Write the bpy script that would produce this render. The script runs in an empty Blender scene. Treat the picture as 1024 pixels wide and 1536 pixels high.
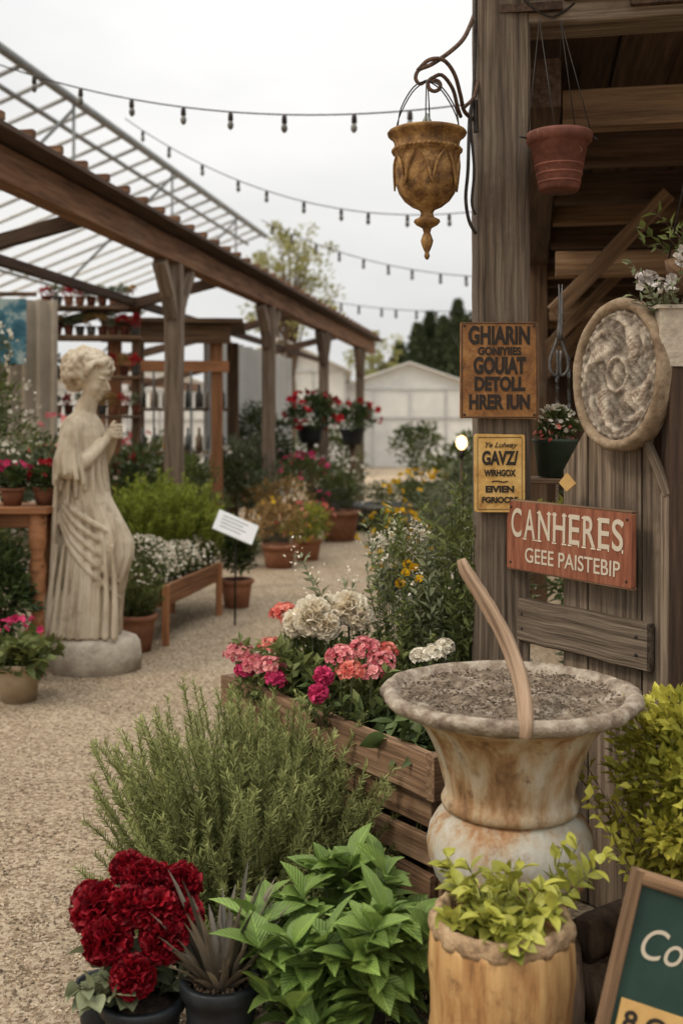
import bpy, math, random
import numpy as np
from mathutils import Vector, Matrix
rng=np.random.default_rng(11); random.seed(11)
S=bpy.context.scene
# ------------------------------------------------------------------ helpers
def nrm(a):
    a=np.asarray(a,float); return a/np.maximum(np.linalg.norm(a,axis=-1,keepdims=True),1e-9)
class MB:
    def __init__(s): s.V=[];s.G=[];s.R=[];s.L=[];s.T=[];s.M=[];s.S=[];s.n=0;s.mats=[]
    def add(s,v,f,mat,g=None,r=None,smooth=False):
        v=np.asarray(v,float).reshape(-1,3)
        names=[m.name for m in s.mats]
        if mat.name not in names: s.mats.append(mat); mi=len(s.mats)-1
        else: mi=names.index(mat.name)
        if r is None: r=random.random()
        r=np.full(len(v),r) if np.isscalar(r) else r
        s.V.append(v); s.G.append(v if g is None else np.asarray(g,float)); s.R.append(r)
        if isinstance(f,np.ndarray):
            s.L.append((f+s.n).ravel()); T=np.full(len(f),f.shape[1])
        else:
            s.L.append(np.concatenate([np.asarray(x) for x in f])+s.n); T=np.array([len(x) for x in f])
        s.T.append(T); s.M.append(np.full(len(T),mi)); s.S.append(np.full(len(T),smooth)); s.n+=len(v)
    def build(s,name,parent=None,keep=False):
        V=np.concatenate(s.V); o=np.zeros(3)
        if not keep: o=np.array([V[:,0].mean(),V[:,1].mean(),V[:,2].min()])
        me=bpy.data.meshes.new(name); L=np.concatenate(s.L); T=np.concatenate(s.T)
        me.vertices.add(len(V)); me.vertices.foreach_set('co',(V-o).astype(np.float32).ravel())
        me.loops.add(len(L)); me.loops.foreach_set('vertex_index',L.astype(np.int32))
        me.polygons.add(len(T)); st=np.concatenate([[0],np.cumsum(T)[:-1]]); me.polygons.foreach_set('loop_start',st.astype(np.int32))
        for m in s.mats: me.materials.append(m)
        me.polygons.foreach_set('material_index',np.concatenate(s.M).astype(np.int32))
        me.update(calc_edges=True)
        me.polygons.foreach_set('use_smooth',np.concatenate(s.S).astype(bool))
        a=me.attributes.new('gc','FLOAT_VECTOR','POINT'); a.data.foreach_set('vector',np.concatenate(s.G).astype(np.float32).ravel())
        a=me.attributes.new('rnd','FLOAT','POINT'); a.data.foreach_set('value',np.concatenate(s.R).astype(np.float32))
        ob=bpy.data.objects.new(name,me); ob.location=o; S.collection.objects.link(ob)
        if parent: ob.parent=parent
        return ob
def empty(name,loc=(0,0,0),rz=0,parent=None):
    e=bpy.data.objects.new(name,None); e.location=loc; e.rotation_euler=(0,0,rz); e.empty_display_size=.1
    S.collection.objects.link(e)
    if parent: e.parent=parent
    return e
def catmull(P,n=6):
    P=np.asarray(P,float); Q=np.vstack([2*P[0]-P[1],P,2*P[-1]-P[-2]]); out=[]
    for i in range(1,len(Q)-2):
        for k in range(n):
            t=k/n; a,b,c,d=Q[i-1],Q[i],Q[i+1],Q[i+2]
            out.append(.5*((2*b)+(c-a)*t+(2*a-5*b+4*c-d)*t*t+(3*b-a-3*c+d)*t**3))
    out.append(P[-1]); return np.array(out)
def tube(b,P,R,mat,seg=8,smooth=True,sm=0,r=None,jit=0):
    P=np.asarray(P,float)
    R=np.full(len(P),R) if np.isscalar(R) else np.asarray(R,float)
    if sm:
        C=catmull(P,sm); R=np.interp(np.linspace(0,1,len(C)),np.linspace(0,1,len(R)),R); P=C
    T=nrm(np.gradient(P,axis=0)); up=np.array([0,0,1.]) if abs(T[0,2])<.9 else np.array([1.,0,0])
    X=nrm(np.cross(T[0],up)); V=[];G=[];l=0
    o=rng.random()*10
    for i in range(len(P)):
        X=nrm(X-T[i]*np.dot(X,T[i])); Y=np.cross(T[i],X)
        if i: l+=np.linalg.norm(P[i]-P[i-1])
        for k in range(seg):
            a=2*math.pi*k/seg; rr=R[i]*(1+jit*(rng.random()-.5))
            V.append(P[i]+(X*math.cos(a)+Y*math.sin(a))*rr); G.append((l+o,math.cos(a)*R[i],math.sin(a)*R[i]))
    F=[]
    for i in range(len(P)-1):
        for k in range(seg):
            F.append((i*seg+k,i*seg+(k+1)%seg,(i+1)*seg+(k+1)%seg,(i+1)*seg+k))
    F.append(tuple(range(seg))[::-1]); F.append(tuple((len(P)-1)*seg+k for k in range(seg)))
    b.add(V,F,mat,G,r,smooth)
def sphere(b,c,r,mat,seg=14,rings=9,smooth=True,jit=0,rnd=None):
    r=np.array([r,r,r],float) if np.isscalar(r) else np.array(r,float); V=[(0,0,1)]
    for i in range(1,rings):
        for k in range(seg):
            p=math.pi*i/rings;a=2*math.pi*k/seg; V.append((math.sin(p)*math.cos(a),math.sin(p)*math.sin(a),math.cos(p)))
    V.append((0,0,-1)); V=np.array(V); 
    if jit: V=V*(1+jit*(rng.random((len(V),1))-.5))
    V=V*r+np.array(c); n=len(V)-1; F=[]
    for k in range(seg): F.append((0,1+k,1+(k+1)%seg)); F.append((n,n-seg+(k+1)%seg,n-seg+k))
    for i in range(rings-2):
        for k in range(seg):
            a=1+i*seg+k; d=1+i*seg+(k+1)%seg; F.append((a,a+seg,d+seg,d))
    b.add(V,F,mat,None,rnd,smooth)
def lathe(b,c,prof,mat,seg=40,mod=None,smooth=True,rnd=None,sc=(1,1)):
    V=[];n=len(prof); 
    for (r,z) in prof:
        for k in range(seg):
            a=2*math.pi*k/seg; q=r*(mod(a,z) if mod else 1); V.append((c[0]+q*math.cos(a)*sc[0],c[1]+q*math.sin(a)*sc[1],c[2]+z))
    F=[(i*seg+k,i*seg+(k+1)%seg,(i+1)*seg+(k+1)%seg,(i+1)*seg+k) for i in range(n-1) for k in range(seg)]
    F.append(tuple(range(seg))[::-1]); F.append(tuple((n-1)*seg+k for k in range(seg)))
    b.add(V,F,mat,None,rnd,smooth)
def board(b,p0,p1,w,h,mat,up=(0,0,1),seg=6,jit=.0015,ch=.004,r=None):
    p0=np.array(p0,float);p1=np.array(p1,float); d=nrm(p1-p0); X=nrm(np.cross(d,up)); Z=np.cross(X,d); l=np.linalg.norm(p1-p0)
    ch=min(ch,w*.3,h*.3); a,c=w/2,h/2
    sec=[(-a+ch,-c),(a-ch,-c),(a,-c+ch),(a,c-ch),(a-ch,c),(-a+ch,c),(-a,c-ch),(-a,-c+ch)]
    V=[];G=[];o=rng.random(3)*20
    for i in range(seg+1):
        t=i/seg; jx,jz=(rng.random(2)-.5)*2*jit
        for (x,z) in sec:
            V.append(p0+(p1-p0)*t+X*(x+jx)+Z*(z+jz)); G.append((l*t+o[0],x+o[1],z+o[2]))
    F=[(i*8+k,i*8+(k+1)%8,(i+1)*8+(k+1)%8,(i+1)*8+k) for i in range(seg) for k in range(8)]
    F.append(tuple(range(8))[::-1]); F.append(tuple(seg*8+k for k in range(8)))
    b.add(V,F,mat,G,r,False)
def poly_plate(b,pts,y0,y1,mat,r=None):
    n=len(pts); V=[(x,y0,z) for x,z in pts]+[(x,y1,z) for x,z in pts]
    o=rng.random()*9; G=[(z+o,x,y0) for x,z in pts]+[(z+o,x,y1) for x,z in pts]
    F=[tuple(range(n)),tuple(range(n,2*n))[::-1]]+[(i,i+n,(i+1)%n+n,(i+1)%n) for i in range(n)]
    b.add(V,F,mat,G,r)
def grid_shape(rows,cup=.1,arch=.3):
    # columns: x/width, y/length, z/length, z/width
    V=[];F=[]
    for (t,w) in rows:
        z=-arch*t*t; V+=[(-w,t,z,cup*w*2),(0,t,z,0),(w,t,z,cup*w*2)]
    for i in range(len(rows)-1):
        a=i*3; F+=[(a,a+1,a+4,a+3),(a+1,a+2,a+5,a+4)]
    return np.array(V,float),np.array(F)
def p4(a): a=np.array(a,float); return np.column_stack([a,np.zeros(len(a))])
SH={'leaf':(p4([(0,0,0),(-.5,.42,.1),(0,.45,-.02),(.5,.42,.1),(0,1,-.12)]),np.array([(0,3,4,2),(0,2,4,1)])),
 'needle':(p4([(-.5,0,0),(.5,0,0),(.2,1,0),(-.2,1,0)]),np.array([(0,1,2,3)])),
 'big':grid_shape([(0,.04),(.14,.24),(.32,.44),(.5,.5),(.68,.43),(.84,.25),(.94,.1),(1,.01)],.22,.30),
 'petal':grid_shape([(0,.12),(.35,.38),(.75,.5),(1,.25)],.35,-.1),
 'frill':grid_shape([(0,.12),(.45,.4),(.85,.52),(1,.4)],-.25,.35),
 'blade':grid_shape([(0,.4),(.3,.5),(.6,.42),(.85,.24),(1,.02)],.35,.14),
 'pebble':(p4([(.5,0,0),(-.5,0,0),(0,.5,0),(0,-.5,0),(0,0,.5),(0,0,-.5)]),np.array([(0,2,4),(2,1,4),(1,3,4),(3,0,4),(2,0,5),(1,2,5),(3,1,5),(0,3,5)]))}
def leaves(b,P,D,L,W,mat,shape='leaf',U=None,smooth=False,r=None):
    P=np.asarray(P,float);N=len(P)
    if N==0:return
    D=nrm(np.broadcast_to(D,(N,3))); L=np.broadcast_to(L,(N,)); W=np.broadcast_to(W,(N,))
    if U is None: U=rng.normal(size=(N,3))*.5+np.array([0,0,1.])
    U=np.broadcast_to(U,(N,3)); X=nrm(np.cross(D,U)); Z=np.cross(X,D)
    T,F=SH[shape];k=len(T); LZ=(L if shape!='pebble' else np.minimum(L,W))
    zz=T[None,:,2]*LZ[:,None]+T[None,:,3]*W[:,None]
    V=P[:,None]+X[:,None]*(T[None,:,0]*W[:,None])[...,None]+D[:,None]*(T[None,:,1]*L[:,None])[...,None]+Z[:,None]*zz[...,None]
    FF=(F[None]+(np.arange(N)*k)[:,None,None]).reshape(-1,F.shape[1])
    r=rng.random(N) if r is None else np.broadcast_to(r,(N,))
    g=None
    if shape=='big':
        g=np.zeros((N,k,3)); g[:,:,0]=T[None,:,0]*.08; g[:,:,1]=T[None,:,1]*.08; g[:,:,2]=(np.arange(N)*.37)[:,None]; g=g.reshape(-1,3)
    b.add(V.reshape(-1,3),FF,mat,g,np.repeat(r,k),smooth)
def rdir(n,up=0.): return nrm(rng.normal(size=(n,3))+np.array([0,0,up]))
def fib(n):
    i=np.arange(n)+.5; ph=np.arccos(1-2*i/n); th=math.pi*(1+5**.5)*i
    return np.column_stack([np.cos(th)*np.sin(ph),np.sin(th)*np.sin(ph),np.cos(ph)])
def crown(b,c,R,nc,nl,L,W,mat,cr=.25,shape='leaf',up=.4,hollow=.55,lift=0.):
    c=np.array(c,float);R=np.array(R,float)
    q=rdir(nc)*(hollow+(1-hollow)*rng.random((nc,1))**.6); q[:,2]=np.where(q[:,2]<-.6,-q[:,2],q[:,2])
    C=c+q*R*(1-cr*.6)*(.85+.3*rng.random((nc,1)))
    s=cr*R.mean()*(.6+.8*rng.random((nc,1,1)))
    o=rdir(nc*nl).reshape(nc,nl,3)*(rng.random((nc,nl,1))**.4)
    P=(C[:,None]+o*s*np.array([1,1,.75])).reshape(-1,3)
    D=nrm(o.reshape(-1,3)+.6*np.repeat(q,nl,0)+rdir(nc*nl)*.5+np.array([0,0,up]))
    rr=np.clip(np.repeat(rng.random(nc),nl)*.6+rng.random(nc*nl)*.4+lift,0,1)
    leaves(b,P,D,L*(.7+.6*rng.random(nc*nl)),W*(.7+.6*rng.random(nc*nl)),mat,shape,r=rr)
    return C
def stems(b,base,n,R,L,lean,mat,leaf,step,shape='leaf',whorl=2,smat=None,sw=.003,fwd=.7,bend=.3,t0=.1,jit=.3,lz=.15,ros=0,flat=False):
    base=np.array(base,float)
    a=rng.random(n)*2*math.pi; q=np.sqrt(rng.random(n)); rad=np.column_stack([np.cos(a),np.sin(a),np.zeros(n)])
    B=base+rad*(q*R)[:,None]
    ln=L[0]+(L[1]-L[0])*rng.random(n); ln=ln*(1-.25*q)
    d=nrm(rad*(q*lean)[:,None]+np.array([0,0,1.])+rng.normal(size=(n,3))*jit*.4)
    bd=(rad*lean*.5+rng.normal(size=(n,3))*.3+np.array([0,0,.2]))*bend
    ps=[];ds=[];rs=[];tips=[]
    for i in range(n):
        s=np.arange(t0*ln[i],ln[i],step); s=np.repeat(s,whorl)
        p=B[i]+d[i]*s[:,None]+bd[i]*(s**2/ln[i])[:,None]; t=nrm(d[i]+2*bd[i]*(s/ln[i])[:,None])
        pr=rng.normal(size=(len(s),3)); pr=nrm(pr-t*np.sum(pr*t,1,keepdims=True))
        ps.append(p);ds.append(nrm(t*fwd+pr+np.array([0,0,lz])));rs.append(np.clip(.15+.5*(s/ln[i])+.35*rng.random(len(s)),0,1))
        e=B[i]+d[i]*ln[i]+bd[i]*ln[i]; tips.append(e)
        if ros:
            an=rng.random()*6.28+np.arange(ros)*2.4; ti=.25+.9*(np.arange(ros)/ros)[::-1]
            ps.append(np.repeat(e[None],ros,0)-d[i]*(.012*np.arange(ros)[::-1])[:,None]*.4); ds.append(nrm(np.column_stack([np.cos(an)*ti*1.2,np.sin(an)*ti*1.2,np.full(ros,.55)])+bd[i]*.5)); rs.append(.5+.5*rng.random(ros))
        if smat:
            k=np.linspace(0,ln[i],6); pp=B[i]+d[i]*k[:,None]+bd[i]*(k**2/ln[i])[:,None]
            dd=pp[1:]-pp[:-1]; l=np.linalg.norm(dd,axis=1)
            for u in ((1,0,.1),(0,1,.1)): leaves(b,pp[:-1],dd,l*1.05,sw,smat,'needle',U=np.array(u,float))
    P=np.concatenate(ps);D=np.concatenate(ds);N=len(P)
    U=None if not flat else rng.normal(size=(N,3))*.25+np.array([0,0,1.])
    leaves(b,P,D,leaf[0]*(.6+.75*rng.random(N)),leaf[1]*(.65+.65*rng.random(N)),mat,shape,r=np.concatenate(rs),smooth=shape=='big',U=U)
    return np.array(tips)
def pomp(b,c,r,mat,n=220,L=.5,W=.5,shape='frill'):
    c=np.array(c,float)
    for sh,k in ((.45,.35),(.62,.65),(.72,1.)):
        q=fib(int(n*k)); q=nrm(q+rng.normal(size=q.shape)*.12)
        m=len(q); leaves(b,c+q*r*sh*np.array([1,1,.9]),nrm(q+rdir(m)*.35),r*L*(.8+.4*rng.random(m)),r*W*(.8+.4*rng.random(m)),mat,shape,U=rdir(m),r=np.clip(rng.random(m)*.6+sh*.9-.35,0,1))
    sphere(b,c,r*.55,mat,8,6,rnd=.1)
def florets(b,P,Nn,s,mat,k=5,shape='petal'):
    P=np.asarray(P,float);N=len(P); Nn=nrm(np.broadcast_to(Nn,(N,3))); A=nrm(np.cross(Nn,rdir(N))); B2=np.cross(Nn,A); r=rng.random(N)
    ss=s*(.75+.5*rng.random(N))
    for i in range(k):
        a=2*math.pi*i/k; D=A*math.cos(a)+B2*math.sin(a)+Nn*.3
        leaves(b,P,D,ss,ss*.85,mat,shape,U=Nn,r=r)
def cluster(b,c,R,n,s,mat,k=4):
    q=fib(n*2); q=q[q[:,2]>-.15]
    q=nrm(q+rng.normal(size=q.shape)*.1); R=np.array([R,R,R*.75])
    florets(b,np.array(c)+q*R*(.8+.3*rng.random((len(q),1))),q,s,mat,k)
def pot(b,x,y,z,rt,rb,h,mat,soil,rim=.15,seg=32,fill=.88):
    rw=rt*1.08
    lathe(b,(x,y,z),[(rb,0),(rb+(rt-rb)*.8*(1-rim),h*(1-rim)*.8),(rb+(rt-rb)*(1-rim),h*(1-rim)),(rw,h*(1-rim)+.001),(rw*1.01,h*.985),(rw*.98,h),(rt*.92,h),(rt*.88,h*.85)],mat,seg)
    lathe(b,(x,y,z),[(rt*.9,h*fill-.01),(rt*.6,h*fill+.006),(.01,h*fill+.01)],soil,20)
# ------------------------------------------------------------------ materials
def base_mat(name):
    m=bpy.data.materials.new(name); m.use_nodes=True; return m,m.node_tree.nodes,m.node_tree.links,m.node_tree.nodes['Principled BSDF']
def M(name,stops,sc=(1,1,1),ns=6,rough=.8,bump=.3,bs=30,met=0,stain=None,var=.25,dist=.01,spec=.3,detail=8):
    m,n,l,p=base_mat(name)
    at=n.new('ShaderNodeAttribute');at.attribute_name='gc'; mp=n.new('ShaderNodeMapping');mp.inputs['Scale'].default_value=sc
    l.new(at.outputs['Vector'],mp.inputs['Vector'])
    nz=n.new('ShaderNodeTexNoise');nz.inputs['Scale'].default_value=ns;nz.inputs['Detail'].default_value=detail;nz.inputs['Roughness'].default_value=.65
    l.new(mp.outputs[0],nz.inputs['Vector'])
    rp=n.new('ShaderNodeValToRGB'); e=rp.color_ramp.elements
    while len(e)<len(stops): e.new(.5)
    for i,(t,c) in enumerate(stops): e[i].position=t;e[i].color=(*c,1)
    l.new(nz.outputs['Fac'],rp.inputs['Fac'])
    ar=n.new('ShaderNodeAttribute');ar.attribute_name='rnd'
    mr=n.new('ShaderNodeMapRange');mr.inputs[3].default_value=1-var;mr.inputs[4].default_value=1+var; l.new(ar.outputs['Fac'],mr.inputs[0])
    mx=n.new('ShaderNodeVectorMath');mx.operation='SCALE'; l.new(rp.outputs[0],mx.inputs[0]); l.new(mr.outputs[0],mx.inputs['Scale'])
    col=mx.outputs[0]
    if stain:
        n2=n.new('ShaderNodeTexNoise');n2.inputs['Scale'].default_value=stain[1];n2.inputs['Detail'].default_value=9;n2.inputs['Roughness'].default_value=.7
        l.new(at.outputs['Vector'],n2.inputs['Vector'])
        r2=n.new('ShaderNodeMapRange');r2.inputs[1].default_value=stain[2];r2.inputs[2].default_value=stain[2]+.12; l.new(n2.outputs['Fac'],r2.inputs[0])
        r2.inputs[4].default_value=stain[3] if len(stain)>3 else .8
        mc=n.new('ShaderNodeMix');mc.data_type='RGBA'; l.new(r2.outputs[0],mc.inputs[0]); l.new(col,mc.inputs[6]); mc.inputs[7].default_value=(*stain[0],1); col=mc.outputs[2]
    l.new(col,p.inputs['Base Color']); p.inputs['Roughness'].default_value=rough;p.inputs['Metallic'].default_value=met;p.inputs['Specular IOR Level'].default_value=spec
    n3=n.new('ShaderNodeTexNoise');n3.inputs['Scale'].default_value=bs;n3.inputs['Detail'].default_value=6; l.new(mp.outputs[0],n3.inputs['Vector'])
    ad=n.new('ShaderNodeMath');ad.operation='ADD'; l.new(n3.outputs['Fac'],ad.inputs[0]); l.new(nz.outputs['Fac'],ad.inputs[1])
    bp=n.new('ShaderNodeBump');bp.inputs['Strength'].default_value=bump;bp.inputs['Distance'].default_value=dist; l.new(ad.outputs[0],bp.inputs['Height']); l.new(bp.outputs[0],p.inputs['Normal'])
    return m
def LF(name,a,c,tr=.25,rough=.5,spec=.2,veins=False):
    m,n,l,p=base_mat(name)
    ar=n.new('ShaderNodeAttribute');ar.attribute_name='rnd'; rp=n.new('ShaderNodeValToRGB');e=rp.color_ramp.elements
    e[0].color=(*a,1);e[1].color=(*c,1);e[0].position=.05;e[1].position=.95
    l.new(ar.outputs['Fac'],rp.inputs[0]); 
    at=n.new('ShaderNodeAttribute');at.attribute_name='gc'; nz=n.new('ShaderNodeTexNoise');nz.inputs['Scale'].default_value=30;l.new(at.outputs['Vector'],nz.inputs['Vector'])
    mr=n.new('ShaderNodeMapRange');mr.inputs[3].default_value=.65;mr.inputs[4].default_value=1.35; l.new(nz.outputs['Fac'],mr.inputs[0])
    sc=mr.outputs[0]
    def mt(op,x,y,z=None):
        q=n.new('ShaderNodeMath');q.operation=op
        for i,vv in enumerate((x,y,z)):
            if vv is None: continue
            if isinstance(vv,(int,float)): q.inputs[i].default_value=vv
            else: l.new(vv,q.inputs[i])
        return q.outputs[0]
    if veins:
        sp=n.new('ShaderNodeSeparateXYZ');l.new(at.outputs['Vector'],sp.inputs[0])
        ax=mt('ABSOLUTE',sp.outputs[0],0.)
        mid=n.new('ShaderNodeMapRange');mid.inputs[1].default_value=.0012;mid.inputs[2].default_value=.0035;mid.inputs[3].default_value=1;mid.inputs[4].default_value=0;l.new(ax,mid.inputs[0])
        u=mt('SUBTRACT',sp.outputs[1],mt('MULTIPLY',ax,.9)); wv=mt('SINE',mt('MULTIPLY',u,620.),0.)
        wp=mt('MULTIPLY_ADD',wv,.09,1.0); sc=mt('MULTIPLY',sc,mt('MULTIPLY_ADD',mid.outputs[0],.55,wp))
        bp=n.new('ShaderNodeBump');bp.inputs['Strength'].default_value=.5;bp.inputs['Distance'].default_value=.003;l.new(mt('SUBTRACT',mt('MULTIPLY',wv,.4),mid.outputs[0]),bp.inputs['Height']);l.new(bp.outputs[0],p.inputs['Normal'])
    mx=n.new('ShaderNodeVectorMath');mx.operation='SCALE'; l.new(rp.outputs[0],mx.inputs[0]); l.new(sc,mx.inputs['Scale'])
    l.new(mx.outputs[0],p.inputs['Base Color']); p.inputs['Roughness'].default_value=rough; p.inputs['Specular IOR Level'].default_value=spec
    t=n.new('ShaderNodeBsdfTranslucent'); l.new(mx.outputs[0],t.inputs[0]); ms=n.new('ShaderNodeMixShader');ms.inputs[0].default_value=tr
    l.new(p.outputs[0],ms.inputs[1]); l.new(t.outputs[0],ms.inputs[2]); l.new(ms.outputs[0],n['Material Output'].inputs['Surface'])
    return m
w_grey=M('weathered_grey_wood',[(.3,(.03,.021,.015)),(.46,(.115,.083,.057)),(.60,(.20,.152,.108)),(.8,(.30,.245,.18))],(1,30,30),2.2,.85,.8,5,dist=.006,stain=((.055,.036,.024),2.2,.55,.6))
w_brown=M('aged_brown_wood',[(.3,(.035,.02,.011)),(.5,(.12,.07,.038)),(.75,(.22,.14,.08))],(1,22,22),2.2,.8,.5,5,dist=.006,stain=((.16,.13,.10),2,.58,.5))
w_box=M('planter_wood',[(.3,(.05,.027,.015)),(.5,(.19,.11,.06)),(.72,(.31,.205,.125))],(1,24,24),2.2,.8,.6,5,dist=.006,stain=((.06,.038,.022),3,.56,.6))
w_perg=M('pergola_wood',[(.3,(.045,.021,.011)),(.5,(.15,.073,.036)),(.75,(.24,.135,.075))],(1,14,14),2,.85,.4,4,stain=((.17,.12,.09),.8,.59,.5))
w_pergp=M('pergola_post_wood',[(.3,(.07,.045,.03)),(.5,(.165,.12,.083)),(.75,(.26,.20,.15))],(1,14,14),2,.85,.4,4)
w_dark=M('dark_barn_wood',[(.3,(.018,.010,.006)),(.5,(.055,.031,.018)),(.75,(.11,.065,.04))],(1,20,20),2,.85,.4,4)
w_barn=M('barn_beam_wood',[(.3,(.055,.03,.016)),(.5,(.17,.10,.053)),(.75,(.29,.19,.11))],(1,20,20),2,.85,.4,4)
w_orange=M('trough_wood',[(.3,(.11,.045,.018)),(.5,(.28,.12,.05)),(.75,(.37,.18,.08))],(1,18,18),2,.7,.3,4)
w_log=M('peeled_log_wood',[(.3,(.12,.055,.02)),(.43,(.33,.17,.062)),(.56,(.46,.28,.115)),(.8,(.60,.42,.21))],(13,13,2.2),1.5,.65,.6,4,dist=.007,stain=((.13,.06,.025),12,.54,.75),var=.05)
w_bark=M('bark',[(.3,(.05,.03,.02)),(.6,(.16,.11,.07)),(.8,(.25,.18,.12))],(12,12,2),2,.9,.9,6,dist=.01)
w_rim=M('log_rim_wood',[(.3,(.08,.045,.025)),(.5,(.30,.20,.11)),(.8,(.50,.38,.23))],(6,6,6),4,.85,.8,12,dist=.008,var=.05)
stone=M('statue_stone',[(.3,(.27,.20,.13)),(.5,(.50,.415,.30)),(.7,(.62,.535,.41))],(1,1,.35),8,.85,.5,60,dist=.008,stain=((.20,.135,.08),6,.57,.6))
stoneb=M('plinth_stone',[(.3,(.24,.195,.15)),(.6,(.42,.365,.285)),(.8,(.50,.44,.36))],(1,1,1),8,.9,.6,50,dist=.01,stain=((.16,.12,.085),6,.58,.6))
urnm=M('urn_glaze',[(.33,(.17,.07,.025)),(.42,(.33,.185,.085)),(.485,(.38,.31,.22)),(.58,(.42,.395,.335)),(.8,(.49,.47,.41))],(1,1,.5),10,.6,.7,45,dist=.007,stain=((.20,.085,.03),17,.57,.8),var=.03)
urnt=M('urn_ochre',[(.33,(.13,.065,.03)),(.44,(.29,.165,.075)),(.53,(.38,.275,.165)),(.68,(.47,.41,.32))],(1,1,.3),14,.7,.8,45,dist=.008,stain=((.11,.055,.028),20,.56,.75),var=.03)
rimm=M('urn_rim_stone',[(.3,(.08,.055,.04)),(.46,(.19,.145,.105)),(.6,(.31,.26,.20)),(.8,(.41,.36,.29))],(1,1,1),24,.9,.9,80,dist=.008,var=.03,stain=((.10,.055,.03),20,.58,.6))
crust=M('crusty_soil',[(.3,(.05,.033,.022)),(.5,(.17,.125,.085)),(.7,(.37,.30,.22))],(1,1,1),38,.95,1.,90,dist=.012)
soil=M('soil',[(.3,(.02,.012,.008)),(.7,(.08,.05,.032))],(1,1,1),60,.95,1.,120,dist=.01)
terra=M('terracotta',[(.3,(.18,.075,.04)),(.55,(.30,.13,.07)),(.8,(.38,.22,.145))],(1,1,1),9,.8,.2,60,stain=((.40,.33,.26),7,.62,.5))
terrad=M('dark_terracotta',[(.3,(.07,.022,.014)),(.55,(.14,.044,.026)),(.8,(.22,.09,.06))],(1,1,1),14,.75,.3,60,stain=((.45,.33,.27),24,.615,.65))
blackp=M('black_plastic',[(.3,(.008,.010,.012)),(.7,(.022,.026,.030))],(1,1,1),12,.45,.1,60)
beigep=M('beige_ceramic',[(.3,(.24,.17,.10)),(.7,(.37,.29,.19))],(1,1,1),7,.6,.2,40)
greyp=M('grey_stoneware',[(.3,(.06,.06,.055)),(.7,(.15,.145,.13))],(1,1,1),7,.7,.3,40)
zinc=M('galvanised_metal',[(.3,(.10,.11,.10)),(.6,(.22,.24,.22)),(.8,(.32,.33,.30))],(1,1,1),14,.5,.2,40,met=.5)
steel=M('tarnished_steel',[(.3,(.05,.048,.045)),(.7,(.14,.13,.12))],(1,1,1),30,.5,.2,60,met=.5)
bronze=M('aged_bronze',[(.3,(.05,.024,.008)),(.46,(.15,.073,.022)),(.60,(.27,.15,.05)),(.8,(.42,.28,.12))],(1,1,1),26,.65,.8,60,met=.2,dist=.006,stain=((.05,.035,.022),30,.57,.75),var=.05)
rust=M('rusted_iron',[(.3,(.025,.015,.01)),(.5,(.08,.045,.028)),(.75,(.18,.10,.055))],(1,1,1),60,.75,.4,120,met=.3)
iron=M('black_iron',[(.3,(.012,.010,.009)),(.7,(.045,.036,.03))],(1,1,1),60,.6,.2,100,met=.4)
whitem=M('white_metal_frame',[(.3,(.34,.34,.33)),(.7,(.50,.50,.48))],(1,1,1),6,.5,.05,20)
greym=M('grey_metal_frame',[(.3,(.13,.14,.14)),(.7,(.23,.24,.24))],(1,1,1),6,.5,.05,20)
fabric=M('tent_fabric',[(.3,(.50,.49,.46)),(.7,(.64,.63,.59))],(1,1,1),1.5,.8,.1,8,var=.06)
curt=M('cloth_beige',[(.3,(.24,.20,.15)),(.7,(.36,.30,.23))],(1,1,1),3,.9,.2,30)
banner=M('banner_blue',[(.42,(.02,.08,.11)),(.52,(.05,.15,.19)),(.6,(.30,.36,.34))],(1,1,1),5,.8,.1,30)
white=M('white_card',[(.3,(.62,.62,.61)),(.7,(.72,.72,.71))],(1,1,1),3,.6,.02,20)
rsign=M('rusty_sign_board',[(.3,(.075,.03,.012)),(.48,(.20,.086,.025)),(.7,(.30,.15,.05))],(1,1,1),16,.7,.35,60,stain=((.09,.04,.02),11,.55,.75),var=.03)
ysign=M('yellow_sign_board',[(.3,(.24,.11,.028)),(.48,(.46,.27,.078)),(.7,(.56,.375,.14))],(1,1,1),18,.7,.3,60,stain=((.18,.075,.025),20,.6,.75),var=.03)
tsign=M('red_brown_sign_board',[(.3,(.11,.036,.018)),(.48,(.20,.064,.032)),(.7,(.27,.11,.06))],(1,8,8),8,.75,.35,40,stain=((.15,.10,.07),18,.60,.65),var=.03)
inkd=M('dark_paint',[(.3,(.014,.011,.010)),(.7,(.045,.03,.02))],(1,1,1),40,.8,.05,60)
inkw=M('cream_paint',[(.38,(.30,.20,.13)),(.50,(.60,.52,.40))],(1,1,1),90,.8,.05,60)
chalk=M('green_chalkboard',[(.3,(.008,.026,.020)),(.7,(.02,.05,.038))],(1,1,1),6,.7,.05,40)
ochre=M('ochre_label',[(.3,(.36,.21,.07)),(.7,(.50,.32,.12))],(1,1,1),12,.8,.05,40)
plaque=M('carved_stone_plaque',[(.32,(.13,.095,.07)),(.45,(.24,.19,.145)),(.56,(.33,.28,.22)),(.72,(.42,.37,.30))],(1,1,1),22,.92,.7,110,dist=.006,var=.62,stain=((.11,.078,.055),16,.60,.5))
plaqr=M('plaque_rim',[(.3,(.09,.055,.032)),(.5,(.21,.15,.095)),(.8,(.36,.285,.20))],(1,1,1),18,.9,.6,60,dist=.008,var=.05)
glass=M('bulb_glass',[(.3,(.08,.08,.075)),(.7,(.16,.15,.13))],(1,1,1),6,.2,.0,20)
hwood=M('handle_wood',[(.3,(.09,.055,.032)),(.5,(.22,.145,.09)),(.75,(.34,.245,.165))],(1,25,25),2.5,.75,.6,6)
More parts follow.
